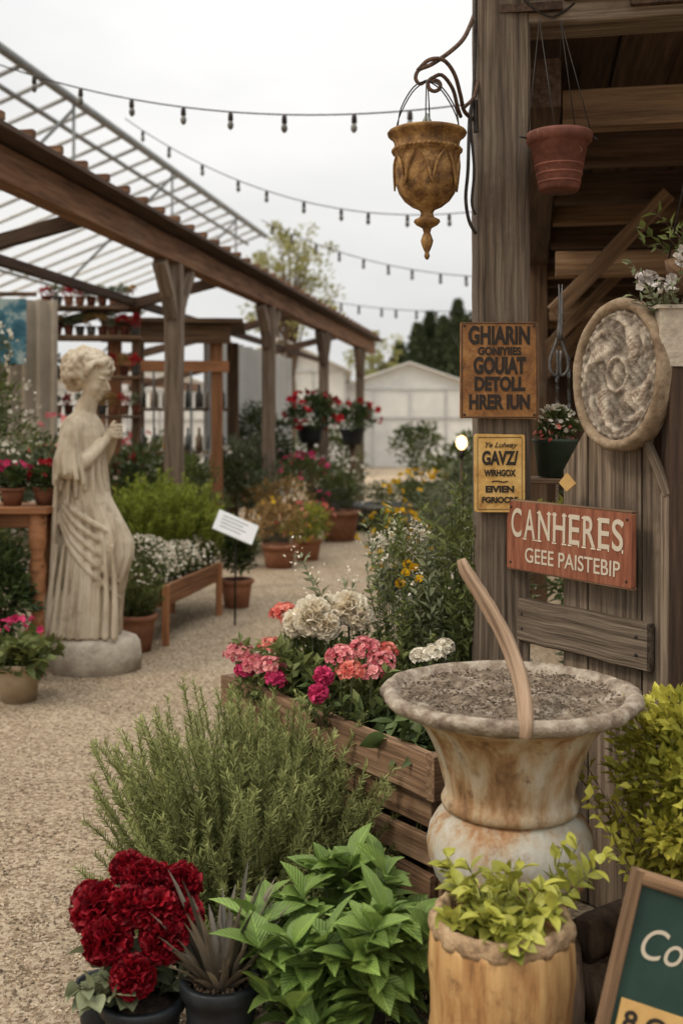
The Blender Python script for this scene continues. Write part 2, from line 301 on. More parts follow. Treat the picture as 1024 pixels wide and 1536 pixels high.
# foliage
f_rose=LF('rosemary_leaf',(.055,.068,.024),(.29,.31,.11),.25,.6)
f_host=LF('broad_leaf',(.045,.085,.018),(.18,.265,.058),.25,.42,.3,veins=True)
f_dark=LF('dark_green_leaf',(.016,.032,.011),(.095,.13,.04),.2,.45)
f_mid=LF('mid_green_leaf',(.035,.05,.016),(.16,.185,.055),.25,.5)
f_bright=LF('bright_green_leaf',(.07,.10,.014),(.29,.33,.05),.3,.55)
f_gold=LF('golden_leaf',(.15,.16,.02),(.54,.49,.08),.3,.45)
f_goldg=LF('golden_green_leaf',(.09,.12,.018),(.40,.39,.07),.3,.42,.3)
f_grey=LF('grey_green_leaf',(.065,.08,.045),(.23,.25,.14),.2,.6)
f_sword=LF('bronze_sword_leaf',(.04,.036,.026),(.19,.155,.11),.1,.4,.35)
f_autm=LF('autumn_leaf',(.18,.13,.035),(.46,.28,.12),.25,.55)
f_conif=LF('conifer_leaf',(.030,.042,.020),(.095,.11,.05),.15,.7)
f_tree=LF('spring_tree_leaf',(.16,.16,.05),(.36,.34,.12),.3,.6)
f_back=LF('distant_leaf',(.04,.05,.024),(.14,.16,.07),.2,.6)
p_red=LF('dark_red_petal',(.040,.001,.003),(.27,.004,.012),.2,.55)
p_redb=LF('red_petal',(.20,.006,.012),(.48,.02,.03),.2,.55)
p_pink=LF('pink_petal',(.50,.09,.12),(.84,.40,.38),.25,.6)
p_coral=LF('coral_petal',(.55,.10,.08),(.82,.34,.26),.25,.6)
p_mag=LF('magenta_petal',(.36,.012,.075),(.66,.07,.18),.25,.6)
p_white=LF('white_petal',(.55,.48,.36),(.82,.78,.67),.3,.6)
p_rose=LF('cream_rose_petal',(.66,.55,.38),(.86,.81,.69),.35,.6)
p_yel=LF('yellow_petal',(.60,.33,.01),(.82,.56,.03),.2,.6)
p_dry=LF('dried_white',(.36,.32,.29),(.60,.56,.52),.2,.6)
stm=LF('stem_green',(.04,.05,.02),(.10,.11,.05),0,.7)
stb=LF('stem_brown',(.05,.035,.022),(.12,.085,.055),0,.8)
# ------------------------------------------------------------------ ground
gm,n,l,p=base_mat('gravel_ground')
tc=n.new('ShaderNodeNewGeometry')
v=n.new('ShaderNodeTexVoronoi');v.inputs['Scale'].default_value=85;l.new(tc.outputs['Position'],v.inputs['Vector'])
nz=n.new('ShaderNodeTexNoise');nz.inputs['Scale'].default_value=1.1;nz.inputs['Detail'].default_value=10;nz.inputs['Roughness'].default_value=.7;l.new(tc.outputs['Position'],nz.inputs['Vector'])
nf=n.new('ShaderNodeTexNoise');nf.inputs['Scale'].default_value=48;nf.inputs['Detail'].default_value=8;nf.inputs['Roughness'].default_value=.8;l.new(tc.outputs['Position'],nf.inputs['Vector'])
sp=n.new('ShaderNodeSeparateColor');l.new(v.outputs['Color'],sp.inputs[0])
m1=n.new('ShaderNodeMath');m1.operation='MULTIPLY_ADD';m1.inputs[1].default_value=.5;l.new(sp.outputs[0],m1.inputs[0]);l.new(nf.outputs['Fac'],m1.inputs[2])
m2=n.new('ShaderNodeMath');m2.operation='MULTIPLY_ADD';m2.inputs[1].default_value=.6;l.new(nz.outputs['Fac'],m2.inputs[0]);l.new(m1.outputs[0],m2.inputs[2])
m3=n.new('ShaderNodeMath');m3.operation='MULTIPLY';m3.inputs[1].default_value=.75;l.new(m2.outputs[0],m3.inputs[0])
rp=n.new('ShaderNodeValToRGB');e=rp.color_ramp.elements
e[0].position=.50;e[0].color=(.13,.085,.048,1);e[1].position=.92;e[1].color=(.56,.45,.32,1);q=e.new(.70);q.color=(.345,.255,.165,1)
l.new(m3.outputs[0],rp.inputs[0]);l.new(rp.outputs[0],p.inputs['Base Color']);p.inputs['Roughness'].default_value=.95;p.inputs['Specular IOR Level'].default_value=.15
bp=n.new('ShaderNodeBump');bp.inputs['Strength'].default_value=1.;bp.inputs['Distance'].default_value=.018;l.new(m1.outputs[0],bp.inputs['Height']);l.new(bp.outputs[0],p.inputs['Normal'])
b=MB(); xs=np.concatenate([[-300,-60],np.linspace(-8,8,60),[60,300]]); ys=np.concatenate([[-60,-5],np.linspace(0,20,70),[60,350]])
XX,YY=np.meshgrid(xs,ys); ZZ=.012*np.sin(XX*1.7+YY*.6)*np.sin(YY*1.1)+.006*np.sin(XX*4+1)*np.cos(YY*3.3); ZZ[(abs(XX)>9)|(YY>22)|(YY<-2)]=0; ZZ-=.012
V=np.column_stack([XX.ravel(),YY.ravel(),ZZ.ravel()]); nx=len(xs); F=np.array([(j*nx+i,j*nx+i+1,(j+1)*nx+i+1,(j+1)*nx+i) for j in range(len(ys)-1) for i in range(nx-1)])
b.add(V,F,gm,smooth=True); b.build('ground',keep=True)
def gz(x,y): return .012*np.sin(x*1.7+y*.6)*np.sin(y*1.1)+.006*np.sin(x*4+1)*np.cos(y*3.3)-.012
peb=M('pebble_stone',[(.3,(.10,.07,.045)),(.5,(.28,.21,.14)),(.75,(.50,.42,.32))],(1,1,1),4,.9,.2,60,var=.6)
b=MB();N=34000; y=2.2+7*rng.random(N)**1.4; x=(-.36*y)+(.36*y+.3)*rng.random(N)
sz=.004+.008*rng.random(N)**3; leaves(b,np.column_stack([x,y,gz(x,y)+sz*.12]),rdir(N)*[1,1,.2],sz*(1+rng.random(N)*.7),sz,peb,'pebble')
N=420; y=2.4+8*rng.random(N)**1.3; x=(-.36*y)+(.36*y+.4)*rng.random(N); leaves(b,np.column_stack([x,y,gz(x,y)+.004]),rdir(N)*[1,1,.15],.012+.015*rng.random(N),.008,stb,'leaf')
b.build('gravel')
# ------------------------------------------------------------------ statue
def statue():
    m=MB(); rings=[(.20,-.035,.185,.185),(.30,-.03,.185,.18),(.42,-.02,.185,.175),(.55,-.0,.19,.17),(.66,.012,.195,.17),(.74,.012,.19,.17),(.83,.0,.17,.165),(.92,-.02,.15,.16),(1.02,-.045,.128,.15),(1.12,-.06,.115,.145),(1.2,-.062,.115,.155),(1.28,-.06,.125,.17),(1.35,-.062,.122,.185),(1.41,-.065,.11,.18),(1.455,-.062,.085,.13),(1.49,-.055,.055,.06),(1.56,-.04,.05,.05)]
    rings=np.array(rings); zs=np.linspace(.2,1.56,110); seg=160; V=[]
    for z in zs:
        cx,rx,ry=[np.interp(z,rings[:,0],rings[:,k]) for k in (1,2,3)]
        am=np.interp(z,[.2,.5,.95,1.15,1.4,1.46],[.14,.125,.085,.08,.05,0])
        for k in range(seg):
            a=2*math.pi*k/seg
            ph=a*10+1.3*math.sin(z*4)+.9*math.sin(a*2+z*3)
            fo=abs(math.sin(ph))**.6-.6
            fo2=math.sin(a*5-z*16)*np.interp(z,[.5,.8,1.1],[.0,.4,.2])
            ll=1+am*(fo*1.5+fo2)
            kn=.035*math.exp(-((z-.72)/.16)**2)*max(0,math.cos(a+.5))**3
            V.append((cx+(rx*ll+kn)*math.cos(a),(ry*ll)*math.sin(a),z))
    n=len(zs);F=[(i*seg+k,i*seg+(k+1)%seg,(i+1)*seg+(k+1)%seg,(i+1)*seg+k) for i in range(n-1) for k in range(seg)]
    F.append(tuple(range(seg))[::-1]);F.append(tuple((n-1)*seg+k for k in range(seg)))
    m.add(V,F,stone,smooth=True)
    def limb(P,R,sm=3):
        P=np.array(P,float); tube(m,P,R,stone,12,sm=sm)
        C=catmull(P,sm);RR=np.interp(np.linspace(0,1,len(C)),np.linspace(0,1,len(R)),R)
        sphere(m,C[0],RR[0],stone,12,8);sphere(m,C[-1],RR[-1],stone,12,8)
    for k in range(15):
        a=-2.4+4.6*k/14; x0=-.062+.118*math.cos(a); y0=.15*math.sin(a); zl=1.0+.05*math.sin(k*2.1)
        limb([(x0,y0,1.22),(x0*1.12+.005,y0*1.1,1.1),(x0*1.05+.03*math.cos(a),y0*1.16,zl)],[.014,.017,.010])
    for k in range(5):
        limb([(-.17,-.07-.01*k,1.0-.03*k),(-.06,-.168,.93-.06*k),(.08,-.168,.84-.075*k),(.18,-.07,.76-.085*k)],[.010,.018,.018,.008])
    for k in range(9):
        xx=-.2+.05*k; limb([(xx*.8,-.168+.1*abs(xx+.02),.72),(xx*.95-.01,-.182+.12*abs(xx),.45),(xx*1.02-.03,-.182+.16*abs(xx+.03),.21)],[.009,.016,.021])
    for sgn in (-1,1):
        limb([(-.06,.15*sgn,1.40),(-.075,.19*sgn,1.30),(-.075,.2*sgn,1.17)],[.062,.066,.068])
        for k in range(8):
            a=k/8*2*math.pi; limb([(-.065+.03*math.cos(a),.17*sgn+.03*math.sin(a),1.36),(-.078+.065*math.cos(a),.2*sgn+.055*math.sin(a),1.22),(-.07+.085*math.cos(a),.205*sgn+.06*math.sin(a),1.11-.03*math.cos(a*2))],[.02,.018,.014])
        limb([(-.07,.2*sgn,1.16),(.0,.165*sgn,1.20),(.075,.085*sgn,1.29),(.098,.045*sgn,1.335)],[.047,.043,.031,.025])
        limb([(.098,.045*sgn,1.335),(.115,.028*sgn,1.365),(.125,.024*sgn,1.385)],[.026,.031,.024])
        for f in range(4):
            zz=1.402-.017*f; ln=[.9,1.,.95,.75][f]
            limb([(.118,.034*sgn,zz-.004),(.150,.036*sgn,zz+.005*(1-f)),(.163,.012*sgn*ln,zz+.004*(1-f)),(.152,-.018*sgn*ln,zz)],[.0115,.0105,.0095,.0075])
        limb([(.108,.02*sgn,1.375),(.113,.008*sgn,1.41),(.128,.0,1.43)],[.013,.011,.009])
    for k in range(6):
        y0=-.13+.05*k; limb([(-.15,y0*.8,1.35),(-.178,y0,1.0),(-.19,y0*1.1,.6),(-.205,y0*1.15,.24)],[.012,.014,.018,.018])
    for (fx,fy) in ((.09,-.06),(.06,.08)):
        limb([(fx-.06,fy,.24),(fx,fy-.005,.225),(fx+.055,fy-.01,.212)],[.04,.034,.022])
        for k in range(5): sphere(m,(fx+.07-.006*k,fy-.03+.012*k,.209),(.02,.008,.010),stone,8,6)
    limb([(-.055,0,1.45),(-.04,0,1.51),(-.02,0,1.57)],[.066,.058,.054])
    m2=MB()
    def hs(c,r,j=0): sphere(m2,c,r,stone,16,10,jit=j)
    hs((-.01,0,.03),(.10,.082,.095)); hs((.035,0,-.02),(.066,.062,.080)); hs((.062,0,-.080),(.030,.028,.022)); hs((.045,0,-.062),(.046,.046,.036))
    for sg in (-1,1):
        hs((.055,.034*sg,-.028),(.034,.026,.030)); hs((.083,.026*sg,.003),(.012,.015,.009)); 
        hs((.086,.028*sg,.024),(.016,.024,.008)); hs((-.005,.080*sg,-.01),(.018,.010,.03)); hs((.1,.009*sg,-.034),(.012,.009,.009))
    def hl(P,R): tube(m2,np.array(P,float),R,stone,10,sm=3)
    hl([(.092,0,.03),(.104,0,.002),(.122,0,-.026),(.1,0,-.038)],[.009,.010,.0125,.008])
    hs((.09,0,-.054),(.014,.024,.0065)); hs((.087,0,-.065),(.013,.020,.007)); hs((.06,0,.055),(.045,.05,.03))
    q=fib(190)
    for d in q:
        if d[0]>.66 and d[2]<.5: continue
        if d[2]<-.35 and d[0]>-.35: continue
        if d[0]>.3 and d[2]<.1: continue
        rr=.018+.013*rng.random(); c=np.array((-.025,0,.036))+d*np.array([.118,.104,.098])*(1+.07*rng.random())
        t=nrm(np.cross(d,rdir(1)[0])); 
        hl([c-t*rr,c+d*rr*.7,c+t*rr,c-d*rr*.3],[rr*.5,rr*.66,rr*.56,rr*.4])
    hs((-.125,0,-.01),(.05,.055,.046))
    for k in range(8):
        a=k/8*2*math.pi; hs((-.138,.038*math.cos(a),-.01+.035*math.sin(a)),(.024,.018,.018))
    hs((-.09,0,-.06),(.045,.06,.03))
    Rm=np.array(Matrix.Rotation(math.radians(-14),3,'Z') @ Matrix.Rotation(math.radians(14),3,'Y')) 
    VV=np.concatenate(m2.V)@Rm.T*1.1+np.array((-.018,0,1.675)); LL=np.concatenate(m2.L);TT=np.concatenate(m2.T); st=np.concatenate([[0],np.cumsum(TT)])
    m.add(VV,[tuple(LL[st[i]:st[i+1]]) for i in range(len(TT))],stone,smooth=True)
    ob=m.build('figure_raw',keep=True)
    md=ob.modifiers.new('r','REMESH');md.mode='VOXEL';md.voxel_size=.0055
    ms=ob.modifiers.new('s','SMOOTH');ms.factor=.5;ms.iterations=1
    dg=bpy.context.evaluated_depsgraph_get(); me=bpy.data.meshes.new_from_object(ob.evaluated_get(dg)); bpy.data.objects.remove(ob)
    for nm in list(me.attributes.keys()):
        if nm in('gc','rnd'): me.attributes.remove(me.attributes[nm])
    co=np.empty(len(me.vertices)*3,np.float32); me.vertices.foreach_get('co',co); a=me.attributes.new('gc','FLOAT_VECTOR','POINT');a.data.foreach_set('vector',co)
    a=me.attributes.new('rnd','FLOAT','POINT'); a.data.foreach_set('value',np.full(len(me.vertices),.5,np.float32))
    me.polygons.foreach_set('use_smooth',np.ones(len(me.polygons),bool))
    if not me.materials: me.materials.append(stone)
    E=empty('garden_statue',(-1.44,6.2,0),math.radians(-6))
    fo=bpy.data.objects.new('draped_figure',me); S.collection.objects.link(fo); fo.parent=E
    bb=MB(); lathe(bb,(.005,0,-.02),[(.235,0),(.262,.02),(.268,.10),(.262,.17),(.24,.20),(.2,.215),(.01,.22)],stoneb,48,mod=lambda a,z:1+.03*math.sin(3*a+1)+.015*math.sin(7*a+z*20),sc=(1,.85)); bb.build('plinth',E,keep=True)
statue()
# ------------------------------------------------------------------ urn, handle, log planter
b=MB(); UC=(.395,2.5,0)
def urnmod(a,z):
    f=1.
    if .53<z<.73: f+=.024*math.cos(a*14)*min(1,(z-.53)/.06)
    return f+.008*math.sin(a*3+z*9)+.003*math.sin(a*11+z*40)
lathe(b,UC,[(.10,.19),(.135,.2),(.14,.225),(.115,.25),(.12,.28),(.15,.32),(.178,.36),(.191,.40),(.194,.43),(.187,.465),(.170,.492),(.152,.507),(.148,.512)],urnm,64,mod=urnmod)
lathe(b,UC,[(.148,.511),(.158,.516),(.161,.528),(.156,.540),(.150,.546),(.15,.560),(.152,.572),(.158,.60),(.166,.63),(.178,.66),(.193,.69),(.212,.715),(.235,.732),(.262,.745)],urnt,112,mod=urnmod)
lathe(b,UC,[(.25,.742),(.272,.748),(.292,.757),(.303,.768),(.304,.778),(.297,.786),(.285,.790),(.272,.786),(.262,.776),(.255,.768)],rimm,128,mod=lambda a,z:1+.010*math.sin(5*a+1)+.008*math.sin(13*a)+.006*math.sin(29*a+z*90))
V=[];nr,ns_=22,84
for i in range(nr+1):
    for k in range(ns_):
        rr=.27*i/nr;a=2*math.pi*k/ns_; x,y_=rr*math.cos(a),rr*math.sin(a)
        z=.765+.012*math.sin(x*31+2)*math.sin(y_*37)+.006*rng.random()+.004*math.sin(x*70)*math.cos(y_*60)
        V.append((UC[0]+x,UC[1]+y_,z))
F=[(i*ns_+k,(i+1)*ns_+k,(i+1)*ns_+(k+1)%ns_,i*ns_+(k+1)%ns_) for i in range(nr) for k in range(ns_)]
b.add(V,F,crust,smooth=True)
N=1800;a=rng.random(N)*6.283;q=.26*np.sqrt(rng.random(N)); leaves(b,np.column_stack([UC[0]+q*np.cos(a),UC[1]+q*np.sin(a),.768+.01*rng.random(N)]),rdir(N)*[1,1,.3],.004+.012*rng.random(N)**2,.006,crust,'pebble')
b.build('garden_urn')
b=MB(); lathe(b,(.395,2.5,-.02),[(.17,0),(.175,.1),(.165,.2),(.15,.21),(.01,.212)],w_bark,28,mod=lambda a,z:1+.03*math.sin(7*a)); b.build('tree_stump')
b=MB(); tube(b,[(.275,2.46,1.093),(.287,2.45,1.065),(.33,2.42,.995),(.37,2.37,.915),(.387,2.29,.84),(.382,2.215,.785),(.379,2.205,.755)],[.011,.0155,.017,.018,.018,.0165,.013],hwood,14,sm=6,jit=.12); b.build('wooden_tool_handle')
b=MB(); LC=(.312,2.1,.0)
lm=lambda a,z:1+.02*math.sin(3*a+z*5)+.016*math.sin(9*a-z*3)+.008*math.sin(23*a+z*8)
zz_=[(.142,-.02),(.139,.1),(.143,.15),(.141,.2),(.136,.24),(.138,.3),(.143,.34),(.141,.38),(.139,.405),(.136,.418)]
lathe(b,LC,zz_,w_log,96,mod=lm)
lathe(b,LC,[(.1385,.41),(.1405,.42),(.1375,.437),(.130,.446),(.121,.443),(.115,.425),(.112,.40)],w_rim,96,mod=lambda a,z:lm(a,z)*(1+.02*math.sin(17*a)+.012*math.sin(31*a+z*50)))
lathe(b,LC,[(.12,.405),(.06,.42),(.01,.424)],soil,24)
stems(b,(LC[0],LC[1]+.02,.41),30,.075,(.05,.13),1.0,f_goldg,(.036,.025),.014,'big',2,stm,.0025,bend=.25,flat=True)
stems(b,(LC[0]+.09,LC[1]+.05,.42),6,.03,(.1,.18),1.2,f_goldg,(.034,.021),.016,'big',2,stm,.0025)
stems(b,(LC[0]-.03,LC[1]-.08,.42),9,.05,(.04,.10),1.3,f_goldg,(.034,.023),.013,'big',2,stm,.0025,bend=-.6)
b.build('log_planter')
# ------------------------------------------------------------------ foreground potted plants
b=MB(); pot(b,-.435,2.34,-.01,.088,.065,.165,blackp,soil); pot(b,-.55,2.46,-.01,.06,.045,.13,blackp,soil)
stems(b,(-.47,2.38,.15),34,.08,(.05,.12),1.3,f_grey,(.045,.040),.028,'big',2,stm,.003)
for (x,y,z,r) in [(-.45,2.42,.375,.040),(-.54,2.38,.325,.050),(-.36,2.42,.365,.038),(-.51,2.33,.28,.046),(-.41,2.36,.330,.044),(-.385,2.32,.285,.042),(-.445,2.28,.225,.040),(-.57,2.42,.33,.033),(-.49,2.45,.385,.034),(-.415,2.43,.36,.038),(-.47,2.36,.335,.040),(-.35,2.38,.31,.036)]:
    pomp(b,(x,y,z),r,p_red,230,.48,.5); tube(b,[(-.46+(x+.46)*.3,2.37,.16),(x,y,z-r*.5)],.003,stm,5)
b.build('red_carnation_plant')
b=MB(); pot(b,-.262,2.32,-.01,.082,.062,.215,blackp,soil)
for i in range(64):
    a=rng.random()*6.28; ti=.12+1.0*rng.random()**1.1; d=np.array([math.cos(a)*ti,math.sin(a)*ti,1.]); ln=.13+.10*rng.random()*(1.4-ti)+.035*(ti<.4)
    leaves(b,[(-.262+.03*math.cos(a),2.32+.03*math.sin(a),.18)],[d],[ln],[.015+.008*rng.random()],f_sword,'blade',U=np.array([[-math.cos(a)*.6+.3*rng.normal(),-math.sin(a)*.6,.5]]),smooth=True)
N=160;a=rng.random(N)*6.283;q=.07*np.sqrt(rng.random(N)); leaves(b,np.column_stack([-.262+q*np.cos(a),2.32+q*np.sin(a),.19+.01*rng.random(N)]),rdir(N),.014,.01,w_bark,'pebble')
b.build('bronze_sword_plant')
b=MB(); pot(b,.0,2.36,-.01,.105,.08,.165,blackp,soil)
stems(b,(.0,2.38,.14),36,.10,(.10,.30),.72,f_host,(.088,.046),.042,'big',2,stm,.004,fwd=.45,bend=.12,t0=.25,ros=7,flat=True)
stems(b,(.0,2.33,.13),18,.12,(.06,.16),1.0,f_host,(.09,.047),.04,'big',2,stm,.004,fwd=.3,bend=.08,ros=5,flat=True)
b.build('broadleaf_potted_plant')
b=MB()
stems(b,(-.28,3.15,0),430,.25,(.32,.66),.42,f_rose,(.021,.0048),.0075,'needle',4,stb,.0025,fwd=.8,bend=.16,t0=.12,jit=.45)
stems(b,(-.06,3.0,0),110,.15,(.15,.32),.6,f_rose,(.021,.0046),.008,'needle',4,stb,.0025,fwd=.8,bend=.2)
stems(b,(-.34,2.97,0),150,.2,(.15,.38),.8,f_rose,(.021,.0046),.008,'needle',4,stb,.0025,fwd=.8,bend=.2)
b.build('rosemary_bush')
b=MB(); stems(b,(.12,2.62,0),90,.16,(.1,.22),.9,f_dark,(.03,.015),.014,'leaf',2,stm,.002); stems(b,(-.2,2.65,0),90,.16,(.1,.2),.9,f_dark,(.03,.015),.014,'leaf',2,stm,.002); b.build('groundcover_plant')
# ------------------------------------------------------------------ raised planter box + flowers
TH=math.atan2(-.818,.575)
BX=empty('raised_planter_box',(-.40,3.8,0),TH)
b=MB(); Lb=1.12
board(b,(0,0,.455),(Lb,0,.455),.034,.12,w_box,seg=10,jit=.003)
board(b,(Lb+.018,-.02,.458),(Lb+.018,.56,.458),.034,.125,w_box,seg=6,jit=.003)
board(b,(0,.56,.455),(Lb-.02,.56,.455),.03,.115,w_box)
board(b,(-.018,-.015,.455),(-.018,.56,.455),.03,.115,w_box)
for k,z in enumerate((.335,.23,.125,.02)):
    board(b,(-.01,.03,z),(Lb-.03,.03,z),.022,.082,w_box,seg=8,jit=.004); board(b,(Lb-.022,.045,z),(Lb-.022,.55,z),.022,.082,w_box)
for x in (.03,.55,Lb-.05): board(b,(x,.06,0),(x,.06,.44),.05,.03,w_dark,up=(0,1,0))
b.build('boards',BX,keep=True)
b=MB(); board(b,(.0,.31,.2),(Lb-.04,.31,.2),.46,.46,soil,seg=8,jit=.005); b.build('soil_fill',BX,keep=True)
EX=np.array([.575,-.818,0]);NX=np.array([.818,.575,0]);O=np.array([-.40,3.8,0])
def bxp(s,t,z): return tuple(O+EX*s+NX*t+np.array([0,0,z]))
b=MB()
for k in range(30):
    stems(b,bxp(.04+1.0*rng.random(),.08+.4*rng.random(),.42),9,.07,(.08,.22),.6,f_mid if k%2 else f_dark,(.045,.022),.02,'leaf',2,stm,.002)
for (s,t) in ((.15,.12),(.3,.18),(.42,.2),(.3,.1)): stems(b,bxp(s,t,.44),14,.09,(.16,.30),.4,f_mid,(.05,.024),.022,'leaf',2,stm,.002,bend=.1)
stems(b,bxp(.98,.14,.44),26,.09,(.08,.17),.9,f_dark,(.075,.042),.035,'big',2,stm,.003,fwd=.5)
stems(b,bxp(.80,.14,.44),22,.09,(.08,.18),.9,f_dark,(.07,.04),.035,'big',2,stm,.003,fwd=.5)
stems(b,bxp(.55,.10,.45),14,.08,(.06,.13),1.,f_mid,(.045,.02),.02,'leaf',2,stm,.002)
b.build('planter_foliage')
def fl_obj(name,fn):
    b=MB(); fn(b); b.build(name)
def peony(b):
    for (x,y,z,r) in [(-.095,3.55,.77,.052),(.025,3.6,.79,.047),(-.035,3.63,.775,.044),(-.15,3.6,.74,.038),(-.05,3.53,.74,.036),(.06,3.57,.76,.036)]:
        pomp(b,(x,y,z),r,p_rose,110,.62,.72,'petal'); tube(b,[(x,y+.03,.45),(x,y,z-r*.5)],.004,stm,5)
    stems(b,(-.03,3.62,.48),30,.13,(.14,.27),.4,f_mid,(.05,.028),.022,'leaf',2,stm,.002,bend=.1)
fl_obj('white_rose_plant',peony)
def pinks(b):
    for (x,y,z,r,m,n,s) in [(-.36,3.75,.60,.045,p_pink,45,.012),(-.29,3.62,.585,.045,p_pink,45,.012),(-.23,3.55,.60,.045,p_pink,45,.011),(-.245,3.72,.63,.04,p_coral,45,.011),(-.2,3.75,.74,.045,p_coral,60,.012),(-.17,3.72,.72,.035,p_coral,40,.011),(-.215,3.5,.57,.03,p_mag,30,.012),(-.33,3.66,.56,.03,p_mag,30,.012),
        (.0,3.3,.685,.045,p_pink,70,.010),(.07,3.33,.70,.05,p_pink,80,.010),(.125,3.3,.67,.042,p_pink,60,.010),(.03,3.25,.65,.04,p_coral,60,.010),(.14,3.36,.69,.035,p_coral,40,.010),(.09,3.26,.645,.035,p_pink,40,.010)]:
        cluster(b,(x,y,z),r,n,s,m,5); tube(b,[(x,y+.03,.45),(x,y,z)],.003,stm,5)
    for (x,y,z) in [(-.07,3.2,.60),(-.055,3.25,.64)]: pomp(b,(x,y,z),.024,p_mag,60,.6,.7)
    stems(b,(.05,3.34,.46),24,.12,(.1,.22),.6,f_mid,(.04,.022),.02,'leaf',2,stm,.002); stems(b,(-.27,3.68,.46),24,.1,(.06,.15),.6,f_mid,(.04,.022),.018,'leaf',2,stm,.002)
fl_obj('pink_geranium_plant',pinks)
def whites(b):
    for (x,y,z,r) in [(.28,3.25,.705,.034),(.245,3.3,.69,.026),(.315,3.28,.72,.026)]: cluster(b,(x,y,z),r,40,.012,p_white,5); tube(b,[(x,y+.03,.45),(x,y,z)],.003,stm,5)
    stems(b,(.28,3.3,.45),18,.07,(.12,.24),.6,f_mid,(.04,.02),.02,'leaf',2,stm,.002)
fl_obj('white_stock_plant',whites)
def herbs(b):
    stems(b,(.27,3.62,.42),50,.16,(.25,.5),.35,f_mid,(.035,.014),.02,'leaf',2,stm,.003,bend=.15)
    tp2=stems(b,(.36,3.85,.1),74,.18,(.6,1.15),.22,f_grey,(.04,.013),.02,'leaf',2,stm,.003,bend=.1)
    tp3=stems(b,(.41,3.62,.42),44,.1,(.5,.92),.18,f_mid,(.04,.014),.018,'leaf',2,stm,.003,bend=.1)
    for t in tp2[::2]: P=t+rng.normal(size=(14,3))*[.02,.02,.03]; leaves(b,P,rdir(14),.012,.009,p_white,'petal')
    for t in tp3[::2]: P=t+rng.normal(size=(12,3))*[.012,.012,.04]; leaves(b,P,rdir(12),.010,.008,f_grey,'leaf')
    for (x,y,z) in [(.215,3.6,.905),(.245,3.62,.92),(.26,3.58,.885),(.2,3.6,.87),(.225,3.64,.93)]:
        florets(b,[(x,y,z)]*3,np.array([[-.3,-.8,.5],[.3,-.7,.6],[0,-.5,.8]]),.016,p_yel,7)
    for k in range(20):
        c=np.array([.13+.17*rng.random(),3.75+.1*rng.random(),.93+.12*rng.random()]); P=c+rng.normal(size=(24,3))*.014; leaves(b,P,rdir(24),.012,.009,p_white,'petal'); tube(b,[(c[0],c[1],.5),tuple(c)],.0018,stm,4)
fl_obj('flowering_herb_plant',herbs)
# ------------------------------------------------------------------ post, fence, signs
b=MB(); board(b,(.506,3.4,-.05),(.506,3.4,3.0),.163,.163,w_grey,up=(0,1,0),seg=26,jit=.0025,ch=.009)
b.build('wooden_post')
FO=np.array([.57,3.35,0])
FE=empty('wooden_fence_panel',tuple(FO),TH)
b=MB()
def picket(x0,x1,z0,zl,zr,y0=.0,y1=.022,m=w_grey): poly_plate(b,[(x0,z0),(x1,z0),(x1,zr),(x0,zl)],y0,y1,m)
picket(.17,.262,0,1.27,1.40); picket(.266,.36,0,1.405,1.41,.004,.026); picket(.364,.458,0,1.41,1.405); picket(.462,.545,0,1.39,1.22,.004,.026)
board(b,(.556,.0,.0),(.556,.0,1.22),.028,.05,w_grey,up=(0,1,0)); board(b,(.465,-.014,1.41),(.565,-.014,1.215),.026,.022,w_grey,up=(.8,0,.4),seg=3)
board(b,(.0,-.02,.80),(.505,-.018,.795),.03,.132,w_grey,seg=8,jit=.003)
board(b,(.17,.038,1.1),(.54,.038,1.1),.022,.07,w_dark)
for k in range(4): board(b,(.1,.045,.07+.15*k),(1.9,.045,.07+.15*k),.03,.142,w_dark if k%2 else w_brown,seg=12,jit=.003)
for (x,z) in [(.03,.82),(.03,.775),(.47,.82),(.47,.77)]: sphere(b,(x,-.036,z),(.005,.003,.005),iron,8,6)
b.build('boards',FE,keep=True)
def text(body,cap,width,loc,mat,parent,off=.0,shear=0,ext=.0006):
    size=cap/.70
    c=bpy.data.curves.new('lettering','FONT'); c.body=body;c.size=size;c.align_x='CENTER';c.align_y='CENTER';c.offset=off;c.extrude=ext;c.shear=shear
    o=bpy.data.objects.new('lettering',c); S.collection.objects.link(o); bpy.context.view_layer.update()
    w_=o.dimensions.x; o.location=loc;o.rotation_euler=(math.pi/2,0,0);o.scale=(width/max(w_,1e-4),1,1); c.materials.append(mat); o.parent=parent; return o
def signboard(b,w,h,t,mat):
    pts=[];rr=.006
    for (cx,cz,a0) in ((w/2-rr,h/2-rr,0),(-w/2+rr,h/2-rr,90),(-w/2+rr,-h/2+rr,180),(w/2-rr,-h/2+rr,270)):
        for k in range(4): a=math.radians(a0+30*k); pts.append((cx+rr*math.cos(a)+.0008*rng.normal(),cz+rr*math.sin(a)+.0008*rng.normal()))
    poly_plate(b,pts,-t,0,mat,r=.5)
def border(b,w,h,t,mat,ins=.008,wd=.0025):
    for z in (-1,1): board(b,(-(w/2-ins),-t-.0006,z*(h/2-ins)),((w/2-ins),-t-.0006,z*(h/2-ins)),.0012,wd,mat,seg=1,jit=0)
    for x in (-1,1): board(b,(x*(w/2-ins),-t-.0006,-(h/2-ins-.003)),(x*(w/2-ins),-t-.0006,(h/2-ins-.003)),.0012,wd,mat,up=(1,0,0),seg=1,jit=0)
s1=empty('rusty_text_sign',(.486,3.31,1.574),math.radians(2)); b=MB(); signboard(b,.240,.298,.018,rsign); border(b,.24,.298,.018,w_dark,.004,.004)
for x in (-.108,.108):
    for z in (-.137,.137): sphere(b,(x,-.019,z),(.004,.003,.004),iron,8,6)
b.build('board',s1,keep=True)
